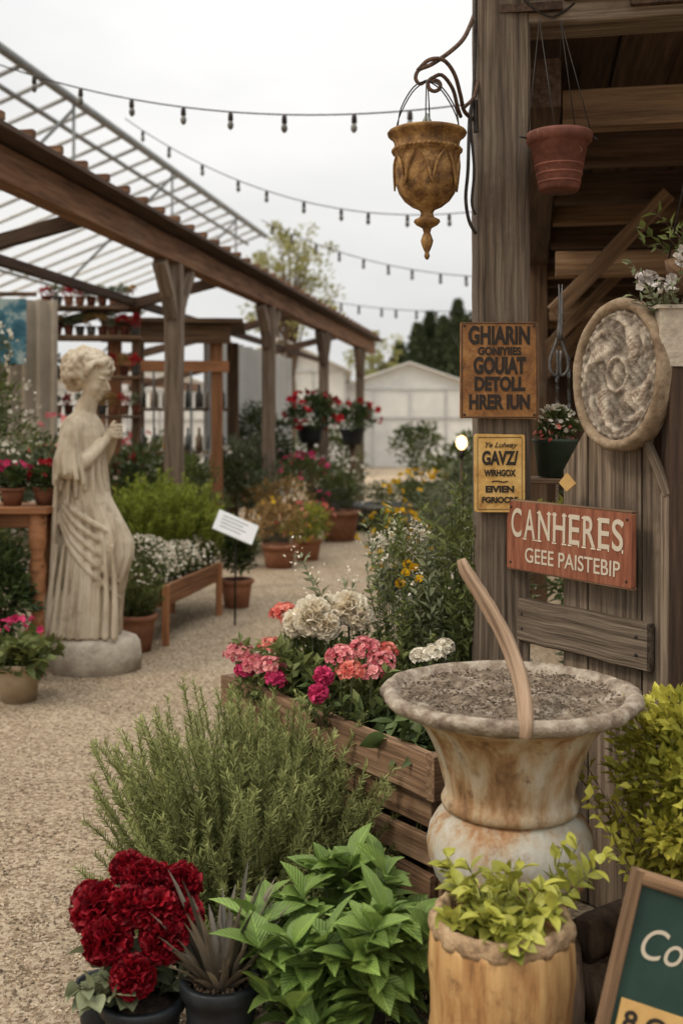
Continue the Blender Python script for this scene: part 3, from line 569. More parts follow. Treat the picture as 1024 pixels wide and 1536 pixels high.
for (t,cp,wd,z,of) in (("GHIARIN",.052,.190,.105,.0032),("GONIYIIES",.023,.134,.058,.0014),("GOUIAT",.048,.162,.012,.0034),("DETOLL",.040,.157,-.044,.0028),("HRER IUN",.042,.188,-.100,.0028)): text(t,cp,wd,(0,-.0192,z),inkd,s1,of)
s2=empty('yellow_text_sign',(.488,3.31,1.256),math.radians(1)); b=MB(); signboard(b,.155,.240,.014,ysign); border(b,.155,.24,.014,w_brown,.009,.002); b.build('board',s2,keep=True)
for (t,cp,wd,z,of,sh) in (("Ye Lulway",.016,.10,.087,.0002,.4),("GAVZ/",.040,.112,.045,.0024,0),("WIRHGOX",.019,.098,-.000,.0012,0),("EIVIEN",.019,.088,-.050,.0013,0),("FGRIOCRE",.017,.112,-.083,.0011,0)): text(t,cp,wd,(0,-.0152,z),inkd,s2,of,shear=sh)
text("~",.03,.05,(0,-.0152,-.024),inkd,s2)
c3=FO+EX*.245-NX*.055+np.array([0,0,1.064]); s3=empty('red_brown_text_sign',tuple(c3),TH); s3.rotation_euler=(0,math.radians(1.),TH)
b=MB(); signboard(b,.485,.206,.018,tsign)
board(b,(-.24,-.004,.1055),(.24,-.004,.1055),.024,.006,w_brown,seg=6,jit=.001); board(b,(-.24,-.004,-.1055),(.24,-.004,-.1055),.024,.006,w_brown,seg=6,jit=.001)
for x in (-.225,.225):
    for z in (-.085,.085): sphere(b,(x,-.0185,z),(.004,.003,.004),iron,8,6)
b.build('board',s3,keep=True)
# CANHERES with slab serifs: letters placed one by one, serif bars at the feet and tops
def serif_word(word,cap,width,z0,parent,mat,x0):
    adv={'C':.95,'A':1.,'N':1.05,'H':1.05,'E':.9,'R':1.,'S':.85}; tot=sum(adv[c] for c in word); x=x0-width/2; sb=MB()
    st={'A':[(-.38,-1),(.38,-1)],'N':[(-.34,-1),(-.36,1),(.34,1)],'H':[(-.34,-1),(-.34,1),(.34,-1),(.34,1)],'E':[(-.3,-1),(-.3,1)],'R':[(-.3,-1),(-.3,1),(.34,-1)],'C':[],'S':[]}
    for ch in word:
        wl=width*adv[ch]/tot; cx=x+wl/2; x+=wl
        text(ch,cap,wl*.78,(cx,-.0192,z0),mat,parent,.0014)
        for (sx,sz) in st[ch]: xx=cx+sx*wl*.94; board(sb,(xx-wl*.14,-.0190,z0+sz*(cap/2-.001)),(xx+wl*.14,-.0190,z0+sz*(cap/2-.001)),.0012,.0042,mat,seg=1,jit=0,ch=.0003,r=.5)
        if ch in 'ES': 
            for sz in (-1,1): xx=cx+wl*.37; board(sb,(xx,-.0190,z0+sz*(cap/2-.010)),(xx,-.0190,z0+sz*(cap/2+.001)),.0012,.0042,mat,up=(1,0,0),seg=1,jit=0,ch=.0003,r=.5)
    sb.build('letter_serifs',parent,keep=True)
serif_word("CANHERES",.086,.445,.034,s3,inkw,-.005)
text("GEEE PAISTEBIP",.044,.365,(.02,-.0192,-.058),inkw,s3,.0004)
tg=empty('price_tag',(.66,3.12,1.235),TH); b=MB(); poly_plate(b,[(-.03,0),(0,-.025),(.035,.0),(.0,.03)],-.004,0,ochre); b.build('tag',tg,keep=True)
# round plaque
pc=FO+EX*.42-NX*.05+np.array([0,0,1.545]); pe=empty('carved_round_plaque',tuple(pc),TH); pe.rotation_euler=(math.radians(-3),0,TH)
b=MB(); A,Bh=.158,.213; seg=200; V=[];RH=[]
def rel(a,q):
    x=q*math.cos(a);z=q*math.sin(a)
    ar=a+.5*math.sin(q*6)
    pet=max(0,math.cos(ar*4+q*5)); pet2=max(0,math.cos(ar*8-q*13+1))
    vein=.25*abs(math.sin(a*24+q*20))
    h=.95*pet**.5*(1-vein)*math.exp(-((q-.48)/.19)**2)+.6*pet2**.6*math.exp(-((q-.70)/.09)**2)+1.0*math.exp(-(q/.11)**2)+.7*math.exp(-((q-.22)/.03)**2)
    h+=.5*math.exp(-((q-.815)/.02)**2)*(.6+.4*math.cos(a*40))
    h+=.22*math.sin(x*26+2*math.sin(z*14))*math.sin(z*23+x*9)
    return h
nq=60
fine=[(q,0) for q in np.linspace(.01,.855,nq)]+[(.875,-.012),(.91,-.018),(.95,-.019),(.985,-.014),(1.01,.0),(1.01,.045),(.97,.055)]
for q,y in fine:
    for k in range(seg):
        a=2*math.pi*k/seg
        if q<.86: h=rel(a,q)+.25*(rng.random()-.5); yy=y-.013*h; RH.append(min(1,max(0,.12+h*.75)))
        else: yy=y+.002*rng.random(); RH.append(.5)
        w_=1+(.006*math.sin(a*5)+.004*math.sin(a*13) if q>.86 else 0); V.append((A*q*w_*math.cos(a),yy,Bh*q*w_*math.sin(a)))
nf_=len(fine); RH=np.array(RH)
Fi=[(i*seg+k,i*seg+(k+1)%seg,(i+1)*seg+(k+1)%seg,(i+1)*seg+k) for i in range(nq-1) for k in range(seg)]
Fo=[(i*seg+k,i*seg+(k+1)%seg,(i+1)*seg+(k+1)%seg,(i+1)*seg+k) for i in range(nq-1,nf_-1) for k in range(seg)]
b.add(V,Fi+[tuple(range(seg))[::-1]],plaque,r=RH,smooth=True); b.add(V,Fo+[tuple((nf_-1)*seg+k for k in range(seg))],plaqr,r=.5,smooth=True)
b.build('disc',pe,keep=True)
# ------------------------------------------------------------------ hanging bronze planter and bracket
b=MB(); PC=(.256,3.2,0)
def bm(a,z): 
    f=1.+.004*math.sin(a*21+z*200)
    if 2.12<z<2.235: f+=.022*math.cos(a*8+math.sin(z*60)*1.2)
    return f
pr=[(.0,1.9),(.005,1.903),(.009,1.912),(.006,1.922),(.011,1.932),(.016,1.945),(.019,1.958),(.014,1.972),(.010,1.982),(.014,1.995),(.032,2.005),(.040,2.014),(.038,2.020),(.022,2.028),(.018,2.040),(.024,2.050),(.046,2.06),(.068,2.077),(.084,2.10),(.092,2.13),(.094,2.165),(.094,2.195),(.095,2.215),(.101,2.218),(.101,2.232),(.097,2.236),(.098,2.252),(.106,2.266),(.116,2.272),(.119,2.279),(.115,2.284),(.103,2.281),(.095,2.25)]
lathe(b,PC,pr,bronze,80,mod=bm)
for k in range(44):
    a=k/44*6.283; sphere(b,(PC[0]+.101*math.cos(a),PC[1]+.101*math.sin(a),2.2255+.002*rng.random()),.006,bronze,8,6)
for k in range(7):
    a0=k/7*6.283+.3
    for sg in (-1,1):
        P=[(PC[0]+.097*math.cos(a0+sg*t*.34),PC[1]+.097*math.sin(a0+sg*t*.34),2.11+.09*t+.02*math.sin(t*3)) for t in np.linspace(0,1,6)]; tube(b,P,[.003,.005,.006,.006,.004,.002],bronze,6,sm=2)
        for j in range(3):
            t=.3+.25*j; a1=a0+sg*t*.34; tube(b,[(PC[0]+.097*math.cos(a1),PC[1]+.097*math.sin(a1),2.11+.09*t+.02*math.sin(t*3)),(PC[0]+.098*math.cos(a1+sg*.12),PC[1]+.098*math.sin(a1+sg*.12),2.14+.09*t)],[.003,.001],bronze,5)
lathe(b,PC,[(.09,2.248),(.01,2.25)],iron,24)
lathe(b,PC,[(.02,2.25),(.012,2.27),(.012,2.30),(.018,2.31),(.01,2.325),(.004,2.34)],zinc,16)
for a in (.3,1.4,2.6,3.7,4.6,5.7):
    P=[(PC[0]+.108*math.cos(a),PC[1]+.108*math.sin(a),2.275),(PC[0]+.095*math.cos(a),PC[1]+.095*math.sin(a),2.34),(PC[0]+.05*math.cos(a),PC[1]+.05*math.sin(a),2.41),(PC[0],PC[1],2.44)]; tube(b,P,.0022,iron,6,sm=4)
b.build('hanging_bronze_planter')
b=MB()
tube(b,[(.425,3.38,2.72),(.40,3.33,2.65),(.37,3.27,2.585),(.325,3.22,2.53),(.27,3.2,2.487),(.232,3.2,2.47),(.222,3.2,2.445),(.235,3.2,2.428),(.252,3.2,2.436)],[.007,.007,.007,.007,.007,.006,.006,.005,.005],rust,8,sm=5)
tube(b,[(.228,3.2,2.468),(.262,3.2,2.5),(.305,3.2,2.50),(.34,3.22,2.465),(.362,3.25,2.41),(.38,3.3,2.375),(.425,3.36,2.36)],.0065,rust,8,sm=5)
P=[(.28+.026*math.cos(t)*(1-t*.06),3.2,2.425+.026*math.sin(t)*(1-t*.06)) for t in np.linspace(2.2,8.6,14)]; tube(b,P[::-1],.006,rust,8,sm=2)
tube(b,[P[0],(.30,3.2,2.455),(.335,3.22,2.42),(.352,3.24,2.37),(.365,3.27,2.35)],.006,rust,8,sm=4)
tube(b,[(.37,3.25,2.37),(.41,3.3,2.42),(.425,3.33,2.48)],.006,rust,8,sm=3)
tube(b,[(.421,3.34,2.95),(.419,3.34,2.7),(.412,3.33,2.45),(.398,3.32,2.36),(.392,3.31,2.2),(.385,3.31,2.11),(.395,3.31,2.04),(.418,3.32,2.0)],.0055,iron,8,sm=5)
tube(b,[(.405,3.32,2.42),(.402,3.32,2.33),(.412,3.32,2.2),(.405,3.32,2.1),(.416,3.32,2.06)],.0045,iron,8,sm=5)
board(b,(.418,3.335,2.32),(.418,3.335,2.42),.014,.02,iron,up=(0,1,0),seg=1)
tube(b,[(.51,3.31,3.0),(.53,3.305,2.8),(.575,3.30,2.71),(.64,3.3,2.67),(.68,3.3,2.68),(.72,3.3,2.71)],.0035,iron,6,sm=5)
b.build('iron_wall_bracket')
b=MB(); HC=(.652,3.2,2.105)
lathe(b,HC,[(.056,0),(.060,.008),(.084,.138),(.088,.14),(.0965,.148),(.099,.165),(.096,.174),(.088,.174),(.08,.14)],terrad,40)
for z in (.02,.045,.07): lathe(b,HC,[(.0575+z*.18,z),(.0615+z*.18,z+.003),(.0595+z*.18,z+.010)],terrad,40)
lathe(b,HC,[(.084,.150),(.01,.158)],soil,20)
for (dx,dy) in ((-.095,0),(.095,-.02),(.07,.07),(-.03,-.09)):
    tube(b,[(HC[0]+dx,HC[1]+dy,HC[2]+.16),(HC[0]+(.014 if dx>0 else -.05),HC[1]+.05,2.64)],.0018,iron,5)
tube(b,[(HC[0]-.095,HC[1],HC[2]+.16),(HC[0]-.12,HC[1]-.01,HC[2]+.163)],.003,iron,6); tube(b,[(HC[0]+.095,HC[1]-.02,HC[2]+.16),(HC[0]+.11,HC[1]-.02,HC[2]+.15)],.003,iron,6)
b.build('hanging_terracotta_pot')
b=MB(); SX,SY=.655,3.22
tube(b,[(SX,SY,1.83),(SX+.003,SY,1.74),(SX-.002,SY,1.66)],[.002,.006,.008],steel,8,sm=3); tube(b,[(SX+.010,SY,1.83),(SX+.008,SY,1.74),(SX+.004,SY,1.66)],[.002,.006,.008],steel,8,sm=3)
for sg in (-1,1):
    P=[(SX+sg*.004,SY,1.67),(SX+sg*.014,SY,1.64),(SX+sg*.026,SY,1.605),(SX+sg*.026,SY,1.57),(SX+sg*.008,SY,1.555),(SX+sg*.004,SY,1.585),(SX+sg*.006,SY,1.63)]; tube(b,P,.005,steel,8,sm=4)
b.build('garden_shears')
b=MB(); 
board(b,(.58,3.52,1.225),(.80,3.52,1.225),.2,.018,w_brown); board(b,(.6,3.58,1.22),(.6,3.58,.6),.04,.04,w_dark,up=(0,1,0))
lathe(b,(.70,3.5,1.237),[(.055,0),(.07,.11),(.074,.112),(.076,.122),(.07,.122),(.065,.1)],M('dark_green_pail',[(.3,(.03,.05,.035)),(.7,(.08,.11,.08))],(1,1,1),8,.5,.2,40),32)
lathe(b,(.70,3.5,1.24),[(.068,.105),(.01,.11)],soil,16)
crown(b,(.70,3.5,1.40),(.07,.07,.05),12,30,.028,.012,f_mid,.4); 
q=rdir(60,1.)*[.07,.07,.06]+np.array([.70,3.5,1.41]); florets(b,q,rdir(60,.8),.008,p_white,5); q=rdir(16,.6)*[.07,.07,.03]+np.array([.70,3.47,1.375]); florets(b,q,rdir(16,.3),.008,p_coral,5)
b.build('green_pail_of_flowers')
b=MB(); lathe(b,(.70,3.42,1.03),[(.05,0),(.058,.03),(.066,.1),(.07,.105),(.07,.115),(.064,.115),(.06,.09)],zinc,32); lathe(b,(.70,3.42,1.03),[(.062,.1),(.01,.104)],soil,16); board(b,(.60,3.44,1.02),(.80,3.44,1.02),.14,.016,w_brown)
stems(b,(.64,3.36,1.10),14,.04,(.05,.11),1.3,f_goldg,(.03,.016),.014,'leaf',2,stm,.002)
b.build('zinc_bucket')
b=MB(); board(b,(.915,2.90,-.02),(.915,2.90,1.56),.07,.075,w_dark,up=(0,1,0),seg=10); b.build('fence_end_post')
b=MB(); VC=(.893,2.9,1.562); 
board(b,(VC[0],VC[1],VC[2]),(VC[0],VC[1],VC[2]+.155),.082,.082,stoneb,up=(0,1,0),seg=4); board(b,(VC[0],VC[1],VC[2]+.155),(VC[0],VC[1],VC[2]+.165),.096,.096,stoneb,up=(0,1,0),seg=1)
tp=stems(b,(VC[0]-.01,VC[1],VC[2]+.14),14,.03,(.09,.22),.7,f_grey,(.03,.012),.02,'leaf',2,stb,.003,bend=.3)
for t in tp[::2]: 
    q=t+rng.normal(size=(7,3))*.012; florets(b,q,rdir(7,.4)+np.array([0,-.5,0]),.014,p_dry,5)
b.build('stone_vase_of_flowers')
b=MB(); lathe(b,(.80,2.42,-.02),[(.10,0),(.12,.15),(.13,.30),(.12,.31),(.11,.27)],terra,32)
crown(b,(.80,2.42,.57),(.19,.19,.25),70,44,.028,.019,f_gold,.3,'leaf',hollow=.35)
stems(b,(.78,2.42,.33),30,.1,(.2,.42),.7,f_gold,(.03,.02),.02,'leaf',2,stb,.003)
stems(b,(.68,2.36,.38),6,.03,(.1,.16),1.4,f_gold,(.032,.02),.016,'leaf',2,stb,.003,bend=.1)
b.build('golden_shrub')
ce=empty('chalkboard_sign',(.622,1.90,.325),0); ce.rotation_euler=(math.radians(-8),math.radians(14),math.radians(-8))
b=MB(); w,h=.30,.46; fr=.024
poly_plate(b,[(-w/2+.01,-h/2+.01),(w/2-.01,-h/2+.01),(w/2-.01,h/2-.01),(-w/2+.01,h/2-.01)],-.004,.008,chalk)
for z in (-1,1): board(b,(-w/2,-.002,z*h/2),(w/2,-.002,z*h/2),.024,fr,w_barn,seg=5)
for x in (-1,1): board(b,(x*w/2,-.003,-h/2-.012),(x*w/2,-.003,h/2+.012),.026,fr-.002,w_barn,up=(1,0,0),seg=5)
poly_plate(b,[(-w/2+.02,-.050),(w/2-.02,-.055),(w/2-.02,.015),(-w/2+.02,.02)],-.008,-.0042,ochre)
b.build('board',ce,keep=True)
text("Coors",.056,.16,(-.042,-.0052,.120),inkw,ce,-.0002,shear=.3); text("8 OAIL",.034,.15,(-.045,-.009,-.016),inkd,ce,.0012)
text("new",.04,.1,(0,-.0052,-.12),inkw,ce)
b=MB(); board(b,(.62,1.93,-.01),(.66,2.0,.50),.03,.03,w_brown,up=(0,1,0)); board(b,(.53,1.93,-.01),(.60,1.97,.45),.03,.03,w_brown,up=(0,1,0)); b.build('chalkboard_easel')
b=MB()
for (x,y,z,r) in [(.72,2.62,.06,.06),(.60,2.72,.05,.05),(.86,2.55,.07,.07),(.72,2.66,.165,.05),(.62,2.3,.045,.045),(.70,2.28,.05,.05)]:
    tube(b,[(x-.15,y-.1,z),(x,y,z+.005),(x+.22,y+.12,z)],[r,r*1.05,r],w_bark,16,sm=3,jit=.08)
b.build('firewood_logs')
# ------------------------------------------------------------------ barn on the right
BA=empty('barn',(0,0,0)); b=MB(); r2=MB()
def bl(d,off=0): return np.array([.60+.18*(d-3.4)+off*.984, d-.177*off,0])
def pt(d,off,z): q=bl(d,off); return (q[0],q[1],z)
board(b,(.588,3.4,2.765),(2.8,3.0,2.765),.15,.22,w_grey,seg=12)
board(b,pt(3.52,.03,2.53),pt(16,.03,2.53),.14,.16,w_dark,seg=14)
for i,d in enumerate(np.arange(3.75,15,.62)):
    board(b,pt(d,.11,2.50+.02*(i%2)),pt(d,3.6,2.50+.02*(i%2)),.09,.13,w_dark if i%3 else w_barn,seg=8)
for d in (4.9,7.0,10.5,13): board(b,pt(d,.11,2.14),pt(d,3.6,2.14),.10,.11,w_barn,seg=8,jit=.006)
for d in (7.0,9.5,12,15):
    board(b,pt(d,.03,-.02),pt(d,.03,2.45),.12,.12,w_brown,up=(0,1,0),seg=8)
for d in (4.9,7.0,9.5,12):
    board(b,pt(d-.02,.10,1.92),pt(d-.02,.6,2.44),.07,.07,w_barn,up=(0,1,0)); board(b,pt(d,1.05,2.44),pt(d,1.45,1.5),.09,.09,w_barn,up=(0,1,0))
    board(b,pt(d,1.75,-.02),pt(d,1.75,2.45),.14,.14,w_brown,up=(0,1,0),seg=8)
    board(b,pt(d+.1,.9,2.42),pt(d+1.3,.9,1.75),.08,.08,w_barn,up=(1,0,0),seg=5)
for k in range(18): board(r2,pt(3.3,.0+.2*k,2.70+.03*(k%2)),pt(16,.0+.2*k,2.70+.03*(k%2)),.195,.025,w_dark,seg=4)
board(r2,pt(3.2,1.75,2.86),pt(16,1.75,2.86),3.7,.03,w_dark,seg=2)
for k in range(14): board(r2,pt(2.6,2.9,.1+.19*k),pt(16,2.9,.1+.19*k),.03,.185,w_dark,seg=4)
for k in range(20): board(r2,pt(16,.1+.17*k,0),pt(16,.1+.17*k,2.7),.165,.03,w_dark,up=(0,1,0),seg=3)
b.build('timber_frame',BA,keep=True); r2.build('roof_and_walls',BA,keep=True)
b=MB()
for z in (.5,.95,1.4,1.85): board(b,pt(4.2,2.2,z),pt(9,2.2,z),.4,.03,w_brown,seg=6)
for z in (.5,.95,1.4): board(b,pt(4.0,.95,z),pt(4.0,2.4,z),.35,.03,w_brown,seg=6)
for o in (.95,1.65,2.4): board(b,pt(4.0,o,0),pt(4.0,o,1.6),.05,.05,w_brown,up=(0,1,0))
b.build('storage_shelf')
b=MB()
for z in (.515,.965,1.415):
    for k in range(7):
        p=pt(4.0,1.02+.2*k,z); r=.05+.03*rng.random(); pot(b,p[0],p[1],z,r,r*.75,.1+.08*rng.random(),[terra,greyp,terrad,beigep][rng.integers(4)],soil)
        if rng.random()<.6: crown(b,(p[0],p[1],z+.2),(.08,.08,.08),8,22,.035,.016,[f_dark,f_mid,f_grey][rng.integers(3)],.5)
b.build('shelf_pots')
b=MB()
for (d,o,r,h,m,f) in [(4.0,.35,.13,.3,greyp,f_dark),(4.6,.45,.14,.4,terra,f_mid),(5.4,.3,.15,.4,greyp,f_dark),(6.4,.35,.16,.5,terra,f_mid),(5.2,.9,.2,.5,terra,f_dark),(7.4,.9,.2,.5,greyp,f_dark)]:
    p=pt(d,o,0); pot(b,p[0],p[1],0,r,r*.7,h,m,soil); crown(b,(p[0],p[1],h+.25),(.26,.26,.3),24,34,.06,.026,f,.35)
b.build('barn_potted_plants')
b=MB(); stems(b,(1.06,3.2,1.9),12,.06,(.1,.22),1.3,f_mid,(.04,.018),.03,'leaf',2,stb,.003); 
lathe(b,(1.06,3.2,1.80),[(.05,0),(.08,.06),(.09,.1),(.08,.1)],w_brown,20)
for dx in (-.08,.08): tube(b,[(1.06+dx,3.2,1.9),(1.06,3.2,2.3),(1.06,3.2,2.66)],.003,iron,5)
b.build('hanging_basket')
# ------------------------------------------------------------------ pergola on the left
PE=empty('pergola'); b=MB()
def pl(d,L,z):
    x=-1.41+.18*(d-9); return (x-.984*L,d+.177*L,z)
board(b,pl(2.6,0,2.87),pl(20,0,2.87),.14,.20,w_perg,seg=18,jit=.006)
board(b,pl(2.6,-.07,3.005),pl(20,-.07,3.005),.30,.035,w_dark,seg=18,jit=.004)
board(b,pl(2.6,.12,3.05),pl(20,.12,3.05),.42,.035,w_perg,seg=18,jit=.004)
board(b,pl(2.6,1.0,2.66),pl(20,1.0,2.66),.07,.08,w_dark,seg=10)
for d in (5.8,9,12.2,15.4,18.6):
    board(b,pl(d,0,-.03),pl(d,0,2.765),.15,.15,w_pergp,up=(0,1,0),seg=12,jit=.005,ch=.015)
    if d>6:
        for s in (-1,1):
            P=[pl(d+s*.06,0,2.32),pl(d+s*.15,0,2.5),pl(d+s*.36,0,2.74)]
            board(b,P[0],P[1],.11,.11,w_pergp,up=(1,0,0),seg=3,jit=.003); board(b,P[1],P[2],.108,.108,w_pergp,up=(1,0,0),seg=3,jit=.003)
    board(b,pl(d,3.4,-.03),pl(d,3.4,2.05),.14,.14,w_perg,up=(0,1,0),seg=6)
for d in np.arange(4.2,20,3.2): board(b,pl(d,.05,2.86),pl(d,3.6,2.03),.07,.10,w_dark,seg=5)
board(b,pl(2.6,3.4,2.15),pl(20,3.4,2.15),.12,.14,w_perg,seg=10)
for k,d in enumerate(np.arange(4,20,.36)): board(b,pl(d,-.16,3.085),pl(d,.5,3.085),.05,.045,w_perg,seg=2)
b.build('timber',PE,keep=True)
GH=empty('greenhouse_roof_frame'); b=MB()
tube(b,[pl(4,2,5.0),pl(19.8,2,5.0)],.05,greym,8); tube(b,[pl(4,2.35,4.86),pl(19.8,2.35,4.86)],.03,greym,8)
for L,z in ((3.4,4.48),(5.2,3.84),(7,3.2)): tube(b,[pl(4,L,z),pl(19.8,L,z)],.03,greym,6)
for d in np.arange(4,20,.52): tube(b,[pl(d,2,5.0),pl(d,7,3.2)],.026,whitem,6)
for d in np.arange(5,20,3.2):
    tube(b,[pl(d,7,0),pl(d,7,3.2)],.05,whitem,6); tube(b,[pl(d,2,5.0),pl(d,2,3.9),pl(d,.25,3.0)],.02,greym,6); tube(b,[pl(d,2,4.9),pl(d,4.5,2.6)],.02,greym,6)
b.build('metal_frame',GH,keep=True)
# ------------------------------------------------------------------ string lights
def string(name,a,c,sag,n,s=1.):
    b=MB(); a=np.array(a,float);c=np.array(c,float); t=np.linspace(0,1,40); P=a+(c-a)*t[:,None]; P[:,2]-=sag*4*t*(1-t)
    tube(b,P,.005*s,iron,5)
    for k in range(n):
        u=(k+.5+.12*rng.normal())/n; p=a+(c-a)*u; p[2]-=sag*4*u*(1-u); dx=.006*rng.normal()
        lathe(b,(p[0],p[1],p[2]),[(.006*s,0),(.015*s,-.012*s),(.017*s,-.05*s),(.013*s,-.055*s)],iron,10)
        lathe(b,(p[0]+dx*.3,p[1],p[2]),[(.012*s,-.053*s),(.020*s,-.078*s),(.018*s,-.096*s),(.007*s,-.11*s)],glass,10)
    b.build(name)
string('string_lights',(-3.3,7.6,4.35),(.892,6.0,3.24),.33,12)
string('string_lights',(-2.35,11.6,4.75),(1.55,10.,3.46),.42,11,1.1)
string('string_lights',(-1.2,16,4.5),(2.2,14,3.36),.22,10,1.3)
string('string_lights',(-1.2,22,4.2),(3.0,20,3.6),.18,12,1.6)
b=MB(); board(b,(.92,6.02,2.8),(.92,6.02,3.4),.04,.04,w_brown,up=(0,1,0)); b.build('light_pole')
# ------------------------------------------------------------------ left mid-ground objects
b=MB(); TX,TY=-1.78,6.15
board(b,(TX-.45,TY,.93),(TX+.14,TY,.93),.42,.035,w_orange,seg=3); board(b,(TX-.43,TY-.15,.87),(TX+.11,TY-.15,.87),.03,.08,w_orange,seg=3)
for (x,y) in ((TX+.07,TY-.14),(TX+.07,TY+.14),(TX-.4,TY-.14),(TX-.4,TY+.14)):
    lathe(b,(x,y,-.02),[(.03,0),(.04,.03),(.03,.08),(.045,.14),(.04,.3),(.032,.42),(.045,.5),(.04,.54),(.05,.62),(.035,.7),(.048,.76),(.052,.95)],w_orange,16)
b.build('wooden_table')
b=MB(); 
for (x,y,m) in ((-1.88,6.1,p_mag),(-1.72,6.2,p_redb),(-2.05,6.15,p_pink)):
    pot(b,x,y,.95,.07,.05,.1,terra,soil); crown(b,(x,y,1.10),(.12,.12,.07),14,26,.04,.022,f_dark,.4); q=rdir(26,1.)*[.12,.12,.07]+np.array([x,y,1.13]); florets(b,q,rdir(26,.8),.02,m,5)
b.build('potted_pink_flowers')
b=MB(); pot(b,-1.66,5.5,-.01,.115,.085,.20,beigep,soil); stems(b,(-1.66,5.5,.16),44,.09,(.1,.2),1.4,f_mid,(.085,.045),.04,'big',2,stm,.003)
q=rdir(18,1.)*[.16,.16,.07]+np.array([-1.66,5.48,.34]); florets(b,q,rdir(18,.8)+np.array([0,-.5,0]),.022,p_mag,5); b.build('potted_cyclamen')
b=MB(); pot(b,-1.29,6.7,-.01,.125,.095,.235,terra,soil)
stems(b,(-1.29,6.7,.2),70,.1,(.2,.36),.45,f_mid,(.04,.014),.02,'leaf',2,stm,.003); crown(b,(-1.27,6.72,.56),(.2,.2,.12),20,30,.03,.013,f_mid,.4)
q=rdir(300,.6)*[.23,.23,.16]+np.array([-1.27,6.7,.56]); florets(b,q,rdir(300,.6),.011,p_white,5); b.build('white_flowering_plant')
TR=empty('wooden_trough'); b=MB()
a0=np.array([-1.14,6.85,0]);a1=np.array([-.93,8.0,0]);sd=np.array([-.984,.177,0])*.34
for o in (0,1):
    for z in (.345,.275): board(b,a0+sd*o+[0,0,z],a1+sd*o+[0,0,z],.03,.066,w_orange,seg=5)
for e_ in (a0,a1):
    for z in (.345,.275): board(b,e_+[0,0,z]+sd*.06,e_+sd*.94+[0,0,z],.03,.066,w_orange)
    for o in (-.04,1.04): board(b,e_+sd*o+[0,0,-.02],e_+sd*o+[0,0,.38],.045,.045,w_orange,up=(0,1,0))
board(b,a0+sd*.5+[0,.03,.30],a1+sd*.5+[0,-.03,.30],.28,.06,soil)
b.build('boards',TR,keep=True)
b=MB()
for t in np.linspace(.06,.95,8):
    c=a0+(a1-a0)*t+sd*.5; crown(b,(c[0],c[1],.43),(.17,.14,.12),12,30,.035,.014,f_mid,.4); q=rdir(85,.8)*[.19,.14,.13]+np.array([c[0],c[1],.45]); florets(b,q,rdir(85,.7),.013,p_white,5)
b.build('trough_white_flowers')
b=MB()
for k in range(34):
    a=rng.random()*6.28;q=.28*math.sqrt(rng.random()); c=(-1.36+q*math.cos(a)*1.1,8.15+q*math.sin(a),.25)
    stems(b,c,20,.06,(.5,.98-1.1*q),.35,f_bright,(.05,.014),.026,'leaf',4,stb,.006,fwd=1.2,bend=.12,t0=.12)
b.build('bright_conifer_bush')
b=MB(); pot(b,-.82,8.35,-.01,.125,.095,.22,terra,soil); crown(b,(-.82,8.35,.47),(.2,.2,.26),34,46,.04,.017,f_mid,.35,hollow=.3); crown(b,(-.82,8.35,.4),(.21,.21,.2),24,40,.04,.017,f_dark,.35,hollow=.3); b.build('potted_shrub')
cs=empty('info_card_sign',(-.745,7.5,.69),math.radians(8)); cs.rotation_euler=(math.radians(-38),math.radians(24),math.radians(8)); b=MB(); signboard(b,.30,.17,.01,white)
for k in range(4): board(b,(-.11,-.0107,.05-.03*k),(.08-.03*(k%2),-.0107,.05-.03*k),.001,.006,greyp,seg=1,jit=0)
b.build('card',cs,keep=True)
b=MB(); tube(b,[(-.75,7.52,0),(-.745,7.51,.68)],.008,iron,6); b.build('card_stake')
def potplant(name,x,y,r,h,pm,f,cr,hz,L=.05,W=.022,n=26,nl=40,fl=None,fn=40,fs=.025,sh='leaf'):
    b=MB(); pot(b,x,y,-.01,r,r*.75,h,pm,soil); crown(b,(x,y,h+hz*.75),(cr,cr,hz),n,nl,L,W,f,.35,sh,hollow=.3)
    if fl is not None: q=rdir(fn,.7)*[cr,cr,hz]+np.array([x,y,h+hz*.8]); florets(b,q,rdir(fn,.5),fs,fl,5)
    return b.build(name)
potplant('potted_croton',-.62,10.6,.17,.24,terra,f_autm,.38,.26,fl=p_yel,fn=12,fs=.02)
potplant('potted_heuchera',-.36,11.3,.15,.22,terra,f_goldg,.32,.22,fl=p_coral,fn=40)
potplant('potted_heuchera',-.72,11.9,.17,.3,greyp,f_autm,.38,.32)
potplant('terracotta_potted_plant',-.02,13.1,.24,.38,terra,f_mid,.36,.26)
potplant('grey_potted_plant',-.45,13.0,.2,.5,greyp,f_mid,.4,.32,fl=p_mag,fn=40,fs=.035)
potplant('stone_potted_plant',-.1,14.8,.3,.55,greyp,f_mid,.5,.25,fl=p_white,fn=40,fs=.03)
potplant('potted_yellow_flowers',.43,8.65,.13,.25,blackp,f_mid,.30,.27,fl=p_yel,fn=70,fs=.026)
potplant('potted_white_flowers',.58,6.6,.15,.2,greyp,f_mid,.24,.16,fl=p_white,fn=60,fs=.02)
potplant('wide_bowl_planter',.55,14.6,.48,.36,greyp,f_mid,.45,.16,fl=p_white,fn=60,fs=.03)
potplant('wide_bowl_planter',.95,12.4,.40,.36,greyp,f_mid,.5,.3,fl=p_yel,fn=60,fs=.035)
potplant('terracotta_potted_plant',.62,5.3,.16,.25,terra,f_mid,.26,.22)
potplant('grey_potted_plant',.95,9.9,.2,.35,greyp,f_grey,.38,.34)
potplant('tall_potted_tree',1.25,17.5,.3,.5,blackp,f_mid,.5,.6,L=.09,W=.04)
